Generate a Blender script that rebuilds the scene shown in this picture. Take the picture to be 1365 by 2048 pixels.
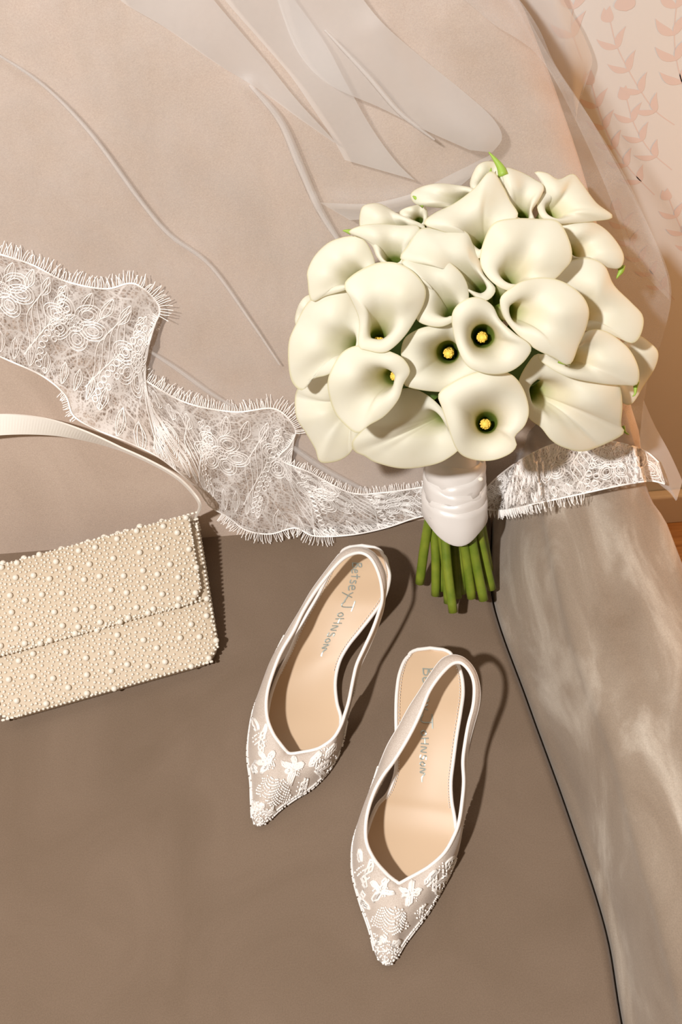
import bpy, math, random
import numpy as np
from mathutils import Vector, Matrix
from math import sin, cos, tan, pi, radians, sqrt, atan2

random.seed(7)
SC = bpy.context.scene
COL = SC.collection
for o in list(bpy.data.objects):
    bpy.data.objects.remove(o)

# ------------------------------------------------------------------ camera
SEAT = 0.45                      # height of the seat above the floor
F_PX, W_PX, H_PX = 2600.0, 1365.0, 2048.0
PITCH, YAW, ROLL, DIST = radians(58), radians(-2), radians(-6.3), 1.30
FWD = np.array([sin(YAW)*cos(PITCH), cos(YAW)*cos(PITCH), -sin(PITCH)])
_R0 = np.array([cos(YAW), -sin(YAW), 0.0]); _U0 = np.cross(_R0, FWD)
RGT = cos(ROLL)*_R0 + sin(ROLL)*_U0
UPV = -sin(ROLL)*_R0 + cos(ROLL)*_U0
CAM = -FWD*DIST + np.array([0, 0.017, SEAT])
cd = bpy.data.cameras.new('camera'); cam = bpy.data.objects.new('camera', cd); COL.objects.link(cam)
cd.sensor_fit = 'VERTICAL'; cd.sensor_height = 36.0; cd.sensor_width = 24.0
cd.lens = F_PX/H_PX*36.0; cd.clip_start = 0.05
m = Matrix.Identity(4)
for i in range(3):
    m[i][0] = RGT[i]; m[i][1] = UPV[i]; m[i][2] = -FWD[i]; m[i][3] = CAM[i]
cam.matrix_world = m
SC.camera = cam

# ------------------------------------------------------------------ light
w = bpy.data.worlds.new('room_glow'); SC.world = w; w.use_nodes = True
w.node_tree.nodes['Background'].inputs[0].default_value = (1.0, 0.68, 0.40, 1)
w.node_tree.nodes['Background'].inputs[1].default_value = 0.26

def lamp(name, kind, loc, energy, col, size):
    d = bpy.data.lights.new(name, kind); d.energy = energy; d.color = col
    if kind == 'AREA': d.size = size
    else: d.shadow_soft_size = size
    o = bpy.data.objects.new(name, d); COL.objects.link(o); o.location = loc
    return o
FLASH = CAM - RGT*0.42 + UPV*0.01 - FWD*0.05
FLASH = FLASH + (FLASH-np.array([0, -0.1, SEAT]))*1.10     # held well back from the sofa
lamp('camera_flash', 'POINT', FLASH, 330.0, (1.0, 0.985, 0.965), 0.056)
lamp('warm_room_lamp', 'POINT', (0.84, 0.06, 0.72), 8.5, (1.0, 0.47, 0.16), 0.10)

vs = SC.view_settings
vs.view_transform = 'Standard'; vs.look = 'None'; vs.exposure = 0.0; vs.gamma = 1.0
vs.use_curve_mapping = False
SC.cycles.transparent_max_bounces = 24

# ------------------------------------------------------------------ pixels to places
def ray(x, y):
    return FWD + (x-W_PX/2)/F_PX*RGT - (y-H_PX/2)/F_PX*UPV
def on_plane(x, y, n, o):
    d = ray(x, y); return CAM + d*(np.dot(n, o-CAM)/np.dot(n, d))
Z = np.array([0, 0, 1.0])
def P(x, y, h=0.0):              # on the seat, h above it
    return on_plane(x, y, Z, np.array([0, 0, SEAT+h]))
TILT = radians(14)
NB = np.array([0, -cos(TILT), sin(TILT)])
UB = np.array([0, sin(TILT), cos(TILT)])
OB = np.array([0, 0, SEAT])
def B(x, y, off=0.0):            # on the front of the backrest, off metres in front of it
    return on_plane(x, y, NB, OB+NB*off)
def depth(p): return float(np.dot(p-CAM, FWD))
def D(x, y, d): return CAM + ray(x, y)*d
def project(p):
    d = p-CAM; q = np.dot(d, FWD)
    return (W_PX/2+F_PX*np.dot(d, RGT)/q, H_PX/2-F_PX*np.dot(d, UPV)/q)

# ------------------------------------------------------------------ mesh helpers
def spline(pts, n, closed=False):
    """Catmull-Rom through pts, resampled to n points evenly by length."""
    p = np.array(pts, float); k = len(p)
    out = []
    segs = k if closed else k-1
    for i in range(segs):
        if closed: a, b, c, d = p[(i-1) % k], p[i], p[(i+1) % k], p[(i+2) % k]
        else: a, b, c, d = p[max(i-1, 0)], p[i], p[i+1], p[min(i+2, k-1)]
        for t in np.linspace(0, 1, 16, endpoint=False):
            out.append(0.5*((2*b)+(-a+c)*t+(2*a-5*b+4*c-d)*t*t+(-a+3*b-3*c+d)*t**3))
    out.append(p[0] if closed else p[-1])
    out = np.array(out)
    L = np.concatenate([[0], np.cumsum(np.linalg.norm(np.diff(out, axis=0), axis=1))])
    s = np.linspace(0, L[-1], n+1 if closed else n)
    r = np.stack([np.interp(s, L, out[:, j]) for j in range(out.shape[1])], 1)
    return r[:-1] if closed else r
def spline_keep(pts, per, closed=False):
    """Catmull-Rom with `per` samples per span: two paired curves stay paired."""
    p = np.array(pts, float); k = len(p); out = []
    for i in range(k if closed else k-1):
        if closed: a, b, c, d = p[(i-1) % k], p[i], p[(i+1) % k], p[(i+2) % k]
        else: a, b, c, d = p[max(i-1, 0)], p[i], p[i+1], p[min(i+2, k-1)]
        for t in np.linspace(0, 1, per, endpoint=False):
            out.append(0.5*((2*b)+(-a+c)*t+(2*a-5*b+4*c-d)*t*t+(-a+3*b-3*c+d)*t**3))
    if not closed: out.append(p[-1])
    return np.array(out)
def norm(v):
    v = np.asarray(v, float); return v/(np.linalg.norm(v)+1e-12)

def thing(name, label, cat, loc, group=None):
    o = bpy.data.objects.new(name, None); COL.objects.link(o)
    o.location = loc; o['label'] = label; o['category'] = cat; o.empty_display_size = 0.02
    if group: o['group'] = group
    return o
def adopt(o, parent):
    if parent is not None:
        o.parent = parent
        q = parent; M = Matrix.Translation(Vector(q.location)) if q.type == 'EMPTY' else Matrix.Identity(4)
        o.matrix_parent_inverse = M.inverted()
def obj(name, V, Fc, mat, parent=None, smooth=True, uv=None, col=None, label=None, kind=None):
    me = bpy.data.meshes.new(name)
    me.from_pydata([tuple(map(float, v)) for v in V], [], [tuple(int(i) for i in f) for f in Fc])
    me.update()
    if smooth: me.polygons.foreach_set('use_smooth', [True]*len(me.polygons))
    if uv is not None:
        u = me.uv_layers.new(name='UVMap'); li = np.empty(len(me.loops), int); me.loops.foreach_get('vertex_index', li)
        u.data.foreach_set('uv', np.asarray(uv, float)[li].ravel())
    if col is not None:
        a = me.attributes.new('tint', 'FLOAT', 'POINT'); a.data.foreach_set('value', np.asarray(col, float))
    if isinstance(mat, (list, tuple)):
        for q in mat: me.materials.append(q)
    else: me.materials.append(mat)
    o = bpy.data.objects.new(name, me); COL.objects.link(o); adopt(o, parent)
    if label: o['label'] = label
    if kind: o['kind'] = kind
    return o
def grid_faces(r, c, wrap=False, base=0):
    f = []
    for i in range(r-1):
        for j in range(c if wrap else c-1):
            k = (j+1) % c
            f.append((base+i*c+j, base+i*c+k, base+(i+1)*c+k, base+(i+1)*c+j))
    return f
def mod_solid(o, t, offset=0.0):
    s = o.modifiers.new('thickness', 'SOLIDIFY'); s.thickness = t; s.offset = offset
def frames(path):
    """parallel-transport frames along a path"""
    path = np.asarray(path, float); n = len(path)
    T = np.gradient(path, axis=0); T /= np.linalg.norm(T, axis=1)[:, None]+1e-12
    a = np.array([0, 0, 1.0]) if abs(T[0][2]) < 0.9 else np.array([1.0, 0, 0])
    N = norm(np.cross(T[0], a)); out = []
    for i in range(n):
        N = norm(N-T[i]*np.dot(N, T[i])); out.append((T[i], N, np.cross(T[i], N)))
    return out
def tube(path, rad, seg=10, caps=True):
    path = np.asarray(path, float); n = len(path)
    rad = np.full(n, rad) if np.isscalar(rad) else np.asarray(rad)
    V = []
    for p, r, (t, a, b) in zip(path, rad, frames(path)):
        for k in range(seg):
            th = 2*pi*k/seg; V.append(p+r*(cos(th)*a+sin(th)*b))
    Fc = grid_faces(n, seg, True)
    if caps:
        V.append(path[0]); V.append(path[-1]); s, e = len(V)-2, len(V)-1
        for k in range(seg):
            Fc.append((s, (k+1) % seg, k)); Fc.append((e, (n-1)*seg+k, (n-1)*seg+(k+1) % seg))
    return V, Fc
class MB:                        # several shapes collected into one mesh
    def __init__(s): s.V = []; s.F = []
    def add(s, V, Fc):
        b = len(s.V); s.V.extend(V); s.F.extend([tuple(i+b for i in f) for f in Fc])
    def build(s, name, mat, parent=None, **k): return obj(name, s.V, s.F, mat, parent, **k)
def ico(sub=1):
    import bmesh
    bm = bmesh.new(); bmesh.ops.create_icosphere(bm, subdivisions=sub, radius=1.0)
    V = np.array([v.co[:] for v in bm.verts]); Fc = [[v.index for v in f.verts] for f in bm.faces]; bm.free()
    return V, Fc
ICO1, ICO2, ICO3 = ico(1), ico(2), ico(3)

# ------------------------------------------------------------------ materials
def mat(name, base, rough=0.6, sheen=0.0, spec=0.5, **kw):
    m = bpy.data.materials.new(name); m.use_nodes = True
    b = m.node_tree.nodes['Principled BSDF']
    b.inputs['Base Color'].default_value = (*base, 1); b.inputs['Roughness'].default_value = rough
    b.inputs['Specular IOR Level'].default_value = spec
    if sheen: b.inputs['Sheen Weight'].default_value = sheen; b.inputs['Sheen Roughness'].default_value = 0.4
    for k, v in kw.items(): b.inputs[k.replace('_', ' ')].default_value = v
    return m
def N(m, kind, **kw):
    n = m.node_tree.nodes.new(kind)
    for k, v in kw.items():
        if k in n.inputs: n.inputs[k].default_value = v
        else: setattr(n, k, v)
    return n
def L(m, a, b): m.node_tree.links.new(a, b)
def pb(m): return m.node_tree.nodes['Principled BSDF']
def ramp(m, src, stops):
    r = N(m, 'ShaderNodeValToRGB')
    e = r.color_ramp.elements
    while len(e) > len(stops): e.remove(e[-1])
    while len(e) < len(stops): e.new(0.5)
    for q, (p, c) in zip(e, stops): q.position = p; q.color = (*c, 1)
    L(m, src, r.inputs[0]); return r.outputs[0]
def coords(m, scale=(1, 1, 1), out='Object', rot=(0, 0, 0)):
    t = N(m, 'ShaderNodeTexCoord'); mp = N(m, 'ShaderNodeMapping')
    mp.inputs['Scale'].default_value = scale; mp.inputs['Rotation'].default_value = rot
    L(m, t.outputs[out], mp.inputs[0]); return mp.outputs[0]

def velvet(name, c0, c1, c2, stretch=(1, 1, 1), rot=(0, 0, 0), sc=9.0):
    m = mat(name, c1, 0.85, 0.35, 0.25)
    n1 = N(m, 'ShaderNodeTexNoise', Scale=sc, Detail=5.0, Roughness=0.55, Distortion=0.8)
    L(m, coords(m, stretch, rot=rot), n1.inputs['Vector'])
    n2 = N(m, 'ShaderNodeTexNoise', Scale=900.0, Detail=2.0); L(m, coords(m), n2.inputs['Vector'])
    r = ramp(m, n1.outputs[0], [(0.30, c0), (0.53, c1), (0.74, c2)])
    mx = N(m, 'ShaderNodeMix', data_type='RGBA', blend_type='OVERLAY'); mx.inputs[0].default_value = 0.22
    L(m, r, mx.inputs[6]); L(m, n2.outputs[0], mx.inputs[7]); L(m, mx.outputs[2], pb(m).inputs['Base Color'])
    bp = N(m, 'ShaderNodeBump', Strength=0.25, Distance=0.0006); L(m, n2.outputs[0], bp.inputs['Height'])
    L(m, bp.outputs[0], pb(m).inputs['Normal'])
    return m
M_SEAT = velvet('taupe_velvet_seat', (0.165, 0.115, 0.078), (0.182, 0.128, 0.089), (0.20, 0.142, 0.10))  # darker copy of the sofa velvet: shading of the nap put into the colour
M_BACK = velvet('taupe_velvet_back', (0.49, 0.38, 0.305), (0.54, 0.425, 0.345), (0.59, 0.465, 0.385), (1, 1, 0.4), sc=11)  # lighter copy of that velvet: its brighter catch of the flash put into colour
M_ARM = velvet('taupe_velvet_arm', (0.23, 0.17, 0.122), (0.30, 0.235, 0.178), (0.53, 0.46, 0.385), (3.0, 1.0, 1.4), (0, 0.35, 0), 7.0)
M_DARK = mat('dark_base_cloth', (0.02, 0.015, 0.012), 0.9)
M_WOODLEG = mat('dark_wood_leg', (0.06, 0.03, 0.015), 0.4)

M_WALL = mat('pale_wallpaper', (0.70, 0.70, 0.69), 0.75)
M_PRINT = mat('pink_print', (0.69, 0.58, 0.54), 0.75)
M_BASEB = mat('white_painted_skirting', (0.72, 0.66, 0.58), 0.45)
M_FLOOR = mat('honey_wood', (0.45, 0.23, 0.09), 0.4)
nz = N(M_FLOOR, 'ShaderNodeTexNoise', Scale=14.0, Detail=5.0); L(M_FLOOR, coords(M_FLOOR, (1, 14, 1)), nz.inputs['Vector'])
L(M_FLOOR, ramp(M_FLOOR, nz.outputs[0], [(0.3, (0.34, 0.16, 0.06)), (0.7, (0.56, 0.32, 0.14))]), pb(M_FLOOR).inputs['Base Color'])

def sheer(name, colr, alpha):
    """thin net: lets most light straight through, scatters the rest on both sides"""
    m = bpy.data.materials.new(name); m.use_nodes = True
    nt = m.node_tree; nt.nodes.remove(pb(m)); out = nt.nodes['Material Output']
    tr = N(m, 'ShaderNodeBsdfTransparent'); df = N(m, 'ShaderNodeBsdfDiffuse'); tl = N(m, 'ShaderNodeBsdfTranslucent')
    df.inputs[0].default_value = (*colr, 1); tl.inputs[0].default_value = (*colr, 1)
    a = N(m, 'ShaderNodeMixShader'); a.inputs[0].default_value = 0.35; L(m, df.outputs[0], a.inputs[1]); L(m, tl.outputs[0], a.inputs[2])
    b = N(m, 'ShaderNodeMixShader'); b.inputs[0].default_value = alpha
    L(m, tr.outputs[0], b.inputs[1]); L(m, a.outputs[0], b.inputs[2]); L(m, b.outputs[0], out.inputs[0])
    return m, b
M_TULLE, mixn = sheer('ivory_tulle', (0.90, 0.90, 0.91), 0.20)
# fine net: crossed threads at about a millimetre, broken by soft noise
c_ = coords(M_TULLE, (1, 1, 1), 'UV')
nz = N(M_TULLE, 'ShaderNodeTexNoise', Scale=1300.0, Detail=1.0); L(M_TULLE, c_, nz.inputs['Vector'])
n2 = N(M_TULLE, 'ShaderNodeTexNoise', Scale=24.0, Detail=3.0); L(M_TULLE, c_, n2.inputs['Vector'])
ma = N(M_TULLE, 'ShaderNodeMath', operation='MULTIPLY'); L(M_TULLE, nz.outputs[0], ma.inputs[0]); L(M_TULLE, n2.outputs[0], ma.inputs[1])
mr = N(M_TULLE, 'ShaderNodeMapRange'); L(M_TULLE, ma.outputs[0], mr.inputs[0])
mr.inputs[1].default_value = 0.12; mr.inputs[2].default_value = 0.38; mr.inputs[3].default_value = 0.11; mr.inputs[4].default_value = 0.27
L(M_TULLE, mr.outputs[0], mixn.inputs[0])
M_FOLD, _ = sheer('ivory_tulle_folded', (0.92, 0.92, 0.93), 0.37)
M_PLEAT, _ = sheer('ivory_tulle_pleat', (0.90, 0.88, 0.87), 0.40)

M_LACE, mixl = sheer('ivory_lace_net', (0.92, 0.88, 0.85), 0.5)
c_ = coords(M_LACE, (1, 1, 1), 'UV')
nw = N(M_LACE, 'ShaderNodeTexNoise', Scale=60.0, Detail=2.0); L(M_LACE, c_, nw.inputs['Vector'])
va = N(M_LACE, 'ShaderNodeVectorMath', operation='MULTIPLY_ADD'); L(M_LACE, nw.outputs[1], va.inputs[0])
va.inputs[1].default_value = (0.004, 0.004, 0.0); L(M_LACE, c_, va.inputs[2])
v1 = N(M_LACE, 'ShaderNodeTexVoronoi', feature='DISTANCE_TO_EDGE', Scale=330.0); L(M_LACE, va.outputs[0], v1.inputs['Vector'])
v2 = N(M_LACE, 'ShaderNodeTexVoronoi', feature='DISTANCE_TO_EDGE', Scale=75.0); L(M_LACE, va.outputs[0], v2.inputs['Vector'])
r1 = ramp(M_LACE, v1.outputs[0], [(0.06, (0.62,)*3), (0.22, (0.12,)*3)])
r2 = ramp(M_LACE, v2.outputs[0], [(0.03, (0.55,)*3), (0.075, (0,)*3)])
nm = N(M_LACE, 'ShaderNodeTexNoise', Scale=70.0, Detail=2.0); L(M_LACE, c_, nm.inputs['Vector'])
r3 = ramp(M_LACE, nm.outputs[0], [(0.50, (0,)*3), (0.56, (0.28,)*3)])
a1 = N(M_LACE, 'ShaderNodeMath', operation='ADD'); L(M_LACE, r1, a1.inputs[0]); L(M_LACE, r2, a1.inputs[1])
a2 = N(M_LACE, 'ShaderNodeMath', operation='ADD', use_clamp=True); L(M_LACE, a1.outputs[0], a2.inputs[0]); L(M_LACE, r3, a2.inputs[1])
L(M_LACE, a2.outputs[0], mixl.inputs[0])
M_CORD = mat('ivory_thread', (0.88, 0.84, 0.81), 0.55, 0.3)

def petal_mat():
    m = bpy.data.materials.new('cream_petal'); m.use_nodes = True; b = pb(m)
    at_ = N(m, 'ShaderNodeAttribute', attribute_name='tint')
    nz = N(m, 'ShaderNodeTexNoise', Scale=40.0, Detail=3.0); L(m, coords(m), nz.inputs['Vector'])
    c = ramp(m, at_.outputs['Fac'], [(0.0, (0.10, 0.20, 0.02)), (0.16, (0.32, 0.40, 0.08)), (0.28, (0.66, 0.67, 0.34)), (0.42, (0.88, 0.86, 0.68)), (0.62, (0.92, 0.90, 0.79)), (0.98, (0.92, 0.90, 0.79)), (0.998, (0.82, 0.78, 0.54))])
    mx = N(m, 'ShaderNodeMix', data_type='RGBA', blend_type='MULTIPLY'); mx.inputs[0].default_value = 0.35
    g = ramp(m, nz.outputs[0], [(0.3, (0.93, 0.90, 0.80)), (0.65, (1, 1, 1))])
    L(m, c, mx.inputs[6]); L(m, g, mx.inputs[7]); L(m, mx.outputs[2], b.inputs['Base Color'])
    b.inputs['Roughness'].default_value = 0.5; b.inputs['Specular IOR Level'].default_value = 0.25
    tl = N(m, 'ShaderNodeBsdfTranslucent'); L(m, mx.outputs[2], tl.inputs[0])
    ms = N(m, 'ShaderNodeMixShader'); ms.inputs[0].default_value = 0.38
    out = m.node_tree.nodes['Material Output']
    L(m, b.outputs[0], ms.inputs[1]); L(m, tl.outputs[0], ms.inputs[2]); L(m, ms.outputs[0], out.inputs[0])
    return m
M_PETAL = petal_mat()
M_SPADIX = mat('yellow_spadix', (0.90, 0.60, 0.10), 0.6)
M_TIP = mat('green_petal_tip', (0.30, 0.45, 0.06), 0.5)
M_LEAF = mat('dark_green_leaf', (0.06, 0.12, 0.012), 0.45)
M_STEM = mat('fresh_green_stem', (0.20, 0.29, 0.03), 0.42)
nz = N(M_STEM, 'ShaderNodeTexNoise', Scale=60.0, Detail=3.0); L(M_STEM, coords(M_STEM), nz.inputs['Vector'])
L(M_STEM, ramp(M_STEM, nz.outputs[0], [(0.3, (0.115, 0.175, 0.012)), (0.7, (0.22, 0.26, 0.025))]), pb(M_STEM).inputs['Base Color'])
M_SATIN = mat('white_satin_ribbon', (0.72, 0.68, 0.65), 0.34, 0.1, 0.7)
M_STRAP = mat('white_satin_strap', (0.84, 0.79, 0.72), 0.32, 0.2, 0.6)

M_BAG = mat('champagne_bag_cloth', (0.56, 0.455, 0.335), 0.6, 0.2)
M_PEARL = mat('ivory_pearl', (0.84, 0.785, 0.69), 0.16, 0.0, 0.6, Coat_Weight=0.4, Coat_Roughness=0.08)
M_INSOLE = mat('tan_leather_insole', (0.62, 0.45, 0.30), 0.42, 0, 0.30)
M_EDGE = mat('white_leather_edge', (0.84, 0.80, 0.77), 0.4)
M_UPPER = mat('nude_mesh_upper', (0.55, 0.46, 0.39), 0.6, 0.3)
nz = N(M_UPPER, 'ShaderNodeTexNoise', Scale=1500.0, Detail=1.0); L(M_UPPER, coords(M_UPPER), nz.inputs['Vector'])
L(M_UPPER, ramp(M_UPPER, nz.outputs[0], [(0.35, (0.50, 0.415, 0.35)), (0.65, (0.62, 0.545, 0.485))]), pb(M_UPPER).inputs['Base Color'])
M_BIND = mat('white_grosgrain_binding', (0.86, 0.82, 0.79), 0.45, 0.2)
M_BEAD = mat('white_glass_bead', (0.90, 0.87, 0.84), 0.15, 0, 0.7)
M_THREADW = mat('white_embroidery_thread', (0.86, 0.82, 0.78), 0.5, 0.3)
M_FOIL = mat('iridescent_silver_foil', (0.42, 0.47, 0.44), 0.35, 0, 0.8, Metallic=0.55)
M_SOLE = mat('beige_outsole', (0.55, 0.42, 0.30), 0.5)

# ================================================================== the room
WALL_Y = 0.25
def box(name, lo, hi, m, parent=None, kind=None, bev=0.0):
    x0, y0, z0 = lo; x1, y1, z1 = hi
    V = [(x0, y0, z0), (x1, y0, z0), (x1, y1, z0), (x0, y1, z0), (x0, y0, z1), (x1, y0, z1), (x1, y1, z1), (x0, y1, z1)]
    Fc = [(0, 3, 2, 1), (4, 5, 6, 7), (0, 1, 5, 4), (1, 2, 6, 5), (2, 3, 7, 6), (3, 0, 4, 7)]
    o = obj(name, V, Fc, m, parent, smooth=False, kind=kind)
    if bev:
        b = o.modifiers.new('bevel', 'BEVEL'); b.width = bev; b.segments = 3
    return o
wall = box('wall_back', (-2.2, WALL_Y, 0), (2.4, WALL_Y+0.1, 2.5), M_WALL, kind='structure')
bb = box('baseboard_back', (-2.2, WALL_Y-0.014, 0), (2.4, WALL_Y-0.0005, 0.07), M_BASEB, kind='structure', bev=0.004)
floor = box('floor', (-2.2, -2.6, -0.05), (2.4, WALL_Y+0.1, -0.004), mat('dark_underfloor', (0.05, 0.03, 0.015), 0.8), kind='structure')
# floorboards, each a plank of its own (those the camera could see round the sofa)
pl_me = None
for i in range(12):
    for k in range(3):
        x0 = 0.10 + k*0.75 - (0.35 if i % 2 else 0.0); y1 = WALL_Y - 0.001 - i*0.13
        if pl_me is None:
            o = box('floor_plank', (0, -0.1285, -0.004), (0.7485, 0, 0.0), M_FLOOR, bev=0.001); pl_me = o.data
        else:
            o = bpy.data.objects.new('floor_plank', pl_me); COL.objects.link(o)
            b = o.modifiers.new('bevel', 'BEVEL'); b.width = 0.001; b.segments = 3
        o.location = (x0, y1, 0); o.parent = floor

def WP(x, y): return on_plane(x, y, np.array([0, 1.0, 0]), np.array([0, WALL_Y-0.00016, 0]))
pr = MB()
PRK = [0]
def leaf_print(base, ang, ln, wd):
    PRK[0] += 1; base = base - np.array([0, 0.00003*(PRK[0] % 9), 0])
    n = 9; V = []
    d = np.array([cos(ang), 0, sin(ang)]); s = np.array([-sin(ang), 0, cos(ang)])
    for i in range(n):
        t = i/(n-1); wv = wd*sin(pi*t**0.75)*(1-0.25*t)
        c = base + d*ln*t + s*0.10*ln*sin(pi*t)
        V += [c+s*wv, c-s*wv]
    pr.add(V, [(2*i, 2*i+1, 2*i+3, 2*i+2) for i in range(n-1)])
def sprig(pts, ln=0.023, wd=0.0038, step=0.027, bud=True):
    q = spline(pts, 60)+np.array([0, 0.00006, 0]); acc = 0
    V = []; nrm = []
    T = np.gradient(q, axis=0); T /= np.linalg.norm(T, axis=1)[:, None]
    for p, t in zip(q, T):
        s = np.array([-t[2], 0, t[0]]); V += [p-s*0.0005, p+s*0.0005]
    pr.add(V, [(2*i, 2*i+1, 2*i+3, 2*i+2) for i in range(59)])
    for i in range(1, 60):
        acc += np.linalg.norm(q[i]-q[i-1])
        if acc > step:
            acc = 0; a = atan2(-T[i][2], -T[i][0])
            leaf_print(q[i], a+0.62, ln, wd); leaf_print(q[i], a-0.62, ln, wd)
    if bud:
        a = atan2(-T[0][2], -T[0][0])
        leaf_print(q[0], a+0.15, ln*0.75, wd*1.25); leaf_print(q[0], a-0.15, ln*0.75, wd*1.25)
sprig([WP(*p) for p in [(1222, 45), (1232, 85), (1250, 125), (1278, 175), (1310, 220), (1350, 250)]])
sprig([WP(*p) for p in [(1362, -40), (1352, 30), (1350, 80), (1356, 130), (1372, 190)]], 0.027, 0.0046)
sprig([WP(*p) for p in [(1172, -40), (1150, 10), (1145, 60), (1165, 120)]], 0.027, 0.0044)
sprig([WP(*p) for p in [(1185, 170), (1200, 225), (1225, 285), (1262, 340), (1310, 390)]])
sprig([WP(*p) for p in [(1255, 200), (1270, 250), (1300, 300), (1345, 340)]])
sprig([WP(*p) for p in [(1240, 420), (1262, 480), (1300, 540), (1350, 600)]])
sprig([WP(*p) for p in [(1340, 400), (1365, 460), (1400, 520)]])
leaf_print(WP(1252, 22), radians(80), 0.02, 0.009); leaf_print(WP(1254, 22), radians(100), 0.02, 0.009)
rg = random.Random(3)
for gx in range(-8, 9):
    for gz in range(0, 10):
        x = gx*0.19 + (0.095 if gz % 2 else 0) + 0.62; z = 0.12 + gz*0.24
        q = project(np.array([x, WALL_Y, z]))
        if 1050 < q[0] < 1520 and -160 < q[1] < 1000: continue
        a = rg.uniform(-0.5, 0.5)
        sprig([np.array([x+0.16*t*sin(a)+0.02*sin(3*t), WALL_Y-0.00016, z-0.17*t]) for t in (0, 0.33, 0.66, 1)])
pr.build('wallpaper_print', M_PRINT, wall, smooth=False, label='dusty pink leaf sprigs printed on the wallpaper')

# ================================================================== the sofa
sofa = thing('sofa', 'taupe grey velvet sofa with a low flared arm and rounded backrest', 'sofa', (-0.3, -0.25, 0))
seam = np.array([P(x, y, 0) for x, y in [(985, 1030), (988, 1190), (1060, 1400), (1140, 1620), (1215, 1850), (1250, 2048)]])
seam = np.vstack([[seam[0][0], 0.06, SEAT], seam, [seam[-1][0]+0.004, -0.66, SEAT]])
sm = spline(seam, 90)
def xs(y): return float(np.interp(-y, -sm[:, 1], sm[:, 0]))
H_ARM = 0.12
inner = np.array([P(x, y, H_ARM-0.006) for x, y in [(1118, 985), (1180, 1250), (1270, 1500), (1330, 1720), (1365, 1830)]])
inner = np.vstack([[inner[0][0]-0.002, 0.06, 0], inner, [inner[-1][0]+0.012, -0.66, 0]]); im = spline(inner, 90)
def xi(y): return float(np.interp(-y, -im[:, 1], im[:, 0]))
outer = np.array([P(x, y, H_ARM) for x, y in [(1303, 965), (1335, 1022), (1362, 1085)]])
outer = np.vstack([[outer[0][0]-0.006, 0.06, 0], outer, [outer[-1][0]+0.035, -0.40, 0], [outer[-1][0]+0.045, -0.66, 0]]); om = spline(outer, 90)
def xo(y): return float(np.interp(-y, -om[:, 1], om[:, 0]))
XL = -1.05
Y_FRONT = -0.62
# seat cushion
ys = list(np.linspace(0.035, Y_FRONT+0.03, 60)); rows = [(y, 0.0) for y in ys]
for a in np.linspace(0.15, pi/2, 6): rows.append((Y_FRONT+0.03-0.03*sin(a), 0.03*(1-cos(a))))
rows.append((Y_FRONT, 0.13))
V = []; cols = 46
for y, dz in rows:
    xr = xs(y)-0.0012; line = [(XL+(xr-0.010-XL)*t**0.8, 0.0) for t in np.linspace(0, 1, cols-8)]
    for a in np.linspace(0.2, pi/2, 6): line.append((xr-0.010+0.010*sin(a), 0.010*(1-cos(a))))
    line += [(xr, 0.05), (xr, 0.13)]
    for x, dx in line:
        V.append((x, y, SEAT - min(0.13, dz+dx)))
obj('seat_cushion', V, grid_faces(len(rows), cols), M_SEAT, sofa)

def arm(name, f_in, f_top, f_out, mirror=None):
    V = []; rows = list(np.linspace(0.05, Y_FRONT+0.03, 60)) + [Y_FRONT+0.03-0.03*sin(a) for a in np.linspace(0.2, pi/2, 6)]
    for k, y in enumerate(rows):
        e = 0.0 if k < 60 else 0.03*(1-cos(np.linspace(0.2, pi/2, 6)[k-60]))
        a, b, c = f_in(y)+e*0.3, f_top(y)+e, f_out(y)-e; h = H_ARM-e
        pr_ = [(a+0.002, -0.13), (a+0.0006, -0.012), (a+0.002, -0.003), (a+0.005, 0.004)]
        for t in np.linspace(0.08, 1, 12): pr_.append((a+0.006+(b-0.016-a-0.006)*(0.75*t+0.25*t*t), 0.004+(h-0.030-0.004)*t))
        for q in np.linspace(0.15, pi/2, 7): pr_.append((b+0.026-0.042*cos(q), h-0.028+0.028*sin(q)))
        for t in np.linspace(0.12, 0.88, 7): pr_.append((b+0.026+(c-0.018-b-0.026)*t, h+0.004*sin(pi*t)))
        for q in np.linspace(0, pi/2, 8): pr_.append((c-0.018+0.018*sin(q), h-0.018+0.018*cos(q)))
        pr_ += [(c+0.0015, h-0.024), (c+0.003, h-0.03), (c+0.002, h-0.036), (c, h-0.05), (c+0.002, -0.10), (c+0.002, -0.38)]
        n = len(pr_)
        for x, z in pr_: V.append(((x if mirror is None else 2*mirror-x), y, SEAT+z))
    Fc = grid_faces(len(rows), n)
    b0 = (len(rows)-1)*n; Fc.append(tuple(range(b0, b0+n)))
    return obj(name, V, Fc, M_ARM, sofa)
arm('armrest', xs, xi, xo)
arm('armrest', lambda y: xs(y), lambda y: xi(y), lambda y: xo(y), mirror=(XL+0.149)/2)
box('sofa_base', (XL+0.02, Y_FRONT+0.03, 0.09), (xs(-0.3)-0.02, 0.10, SEAT-0.12), M_DARK, sofa)
for x in (XL-0.08, 0.235):
    for y in (-0.55, 0.06):
        Vt, Ft = tube([(x, y, 0.0), (x, y, 0.10)], [0.016, 0.026], 14); obj('leg', Vt, Ft, M_WOODLEG, sofa)

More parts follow.
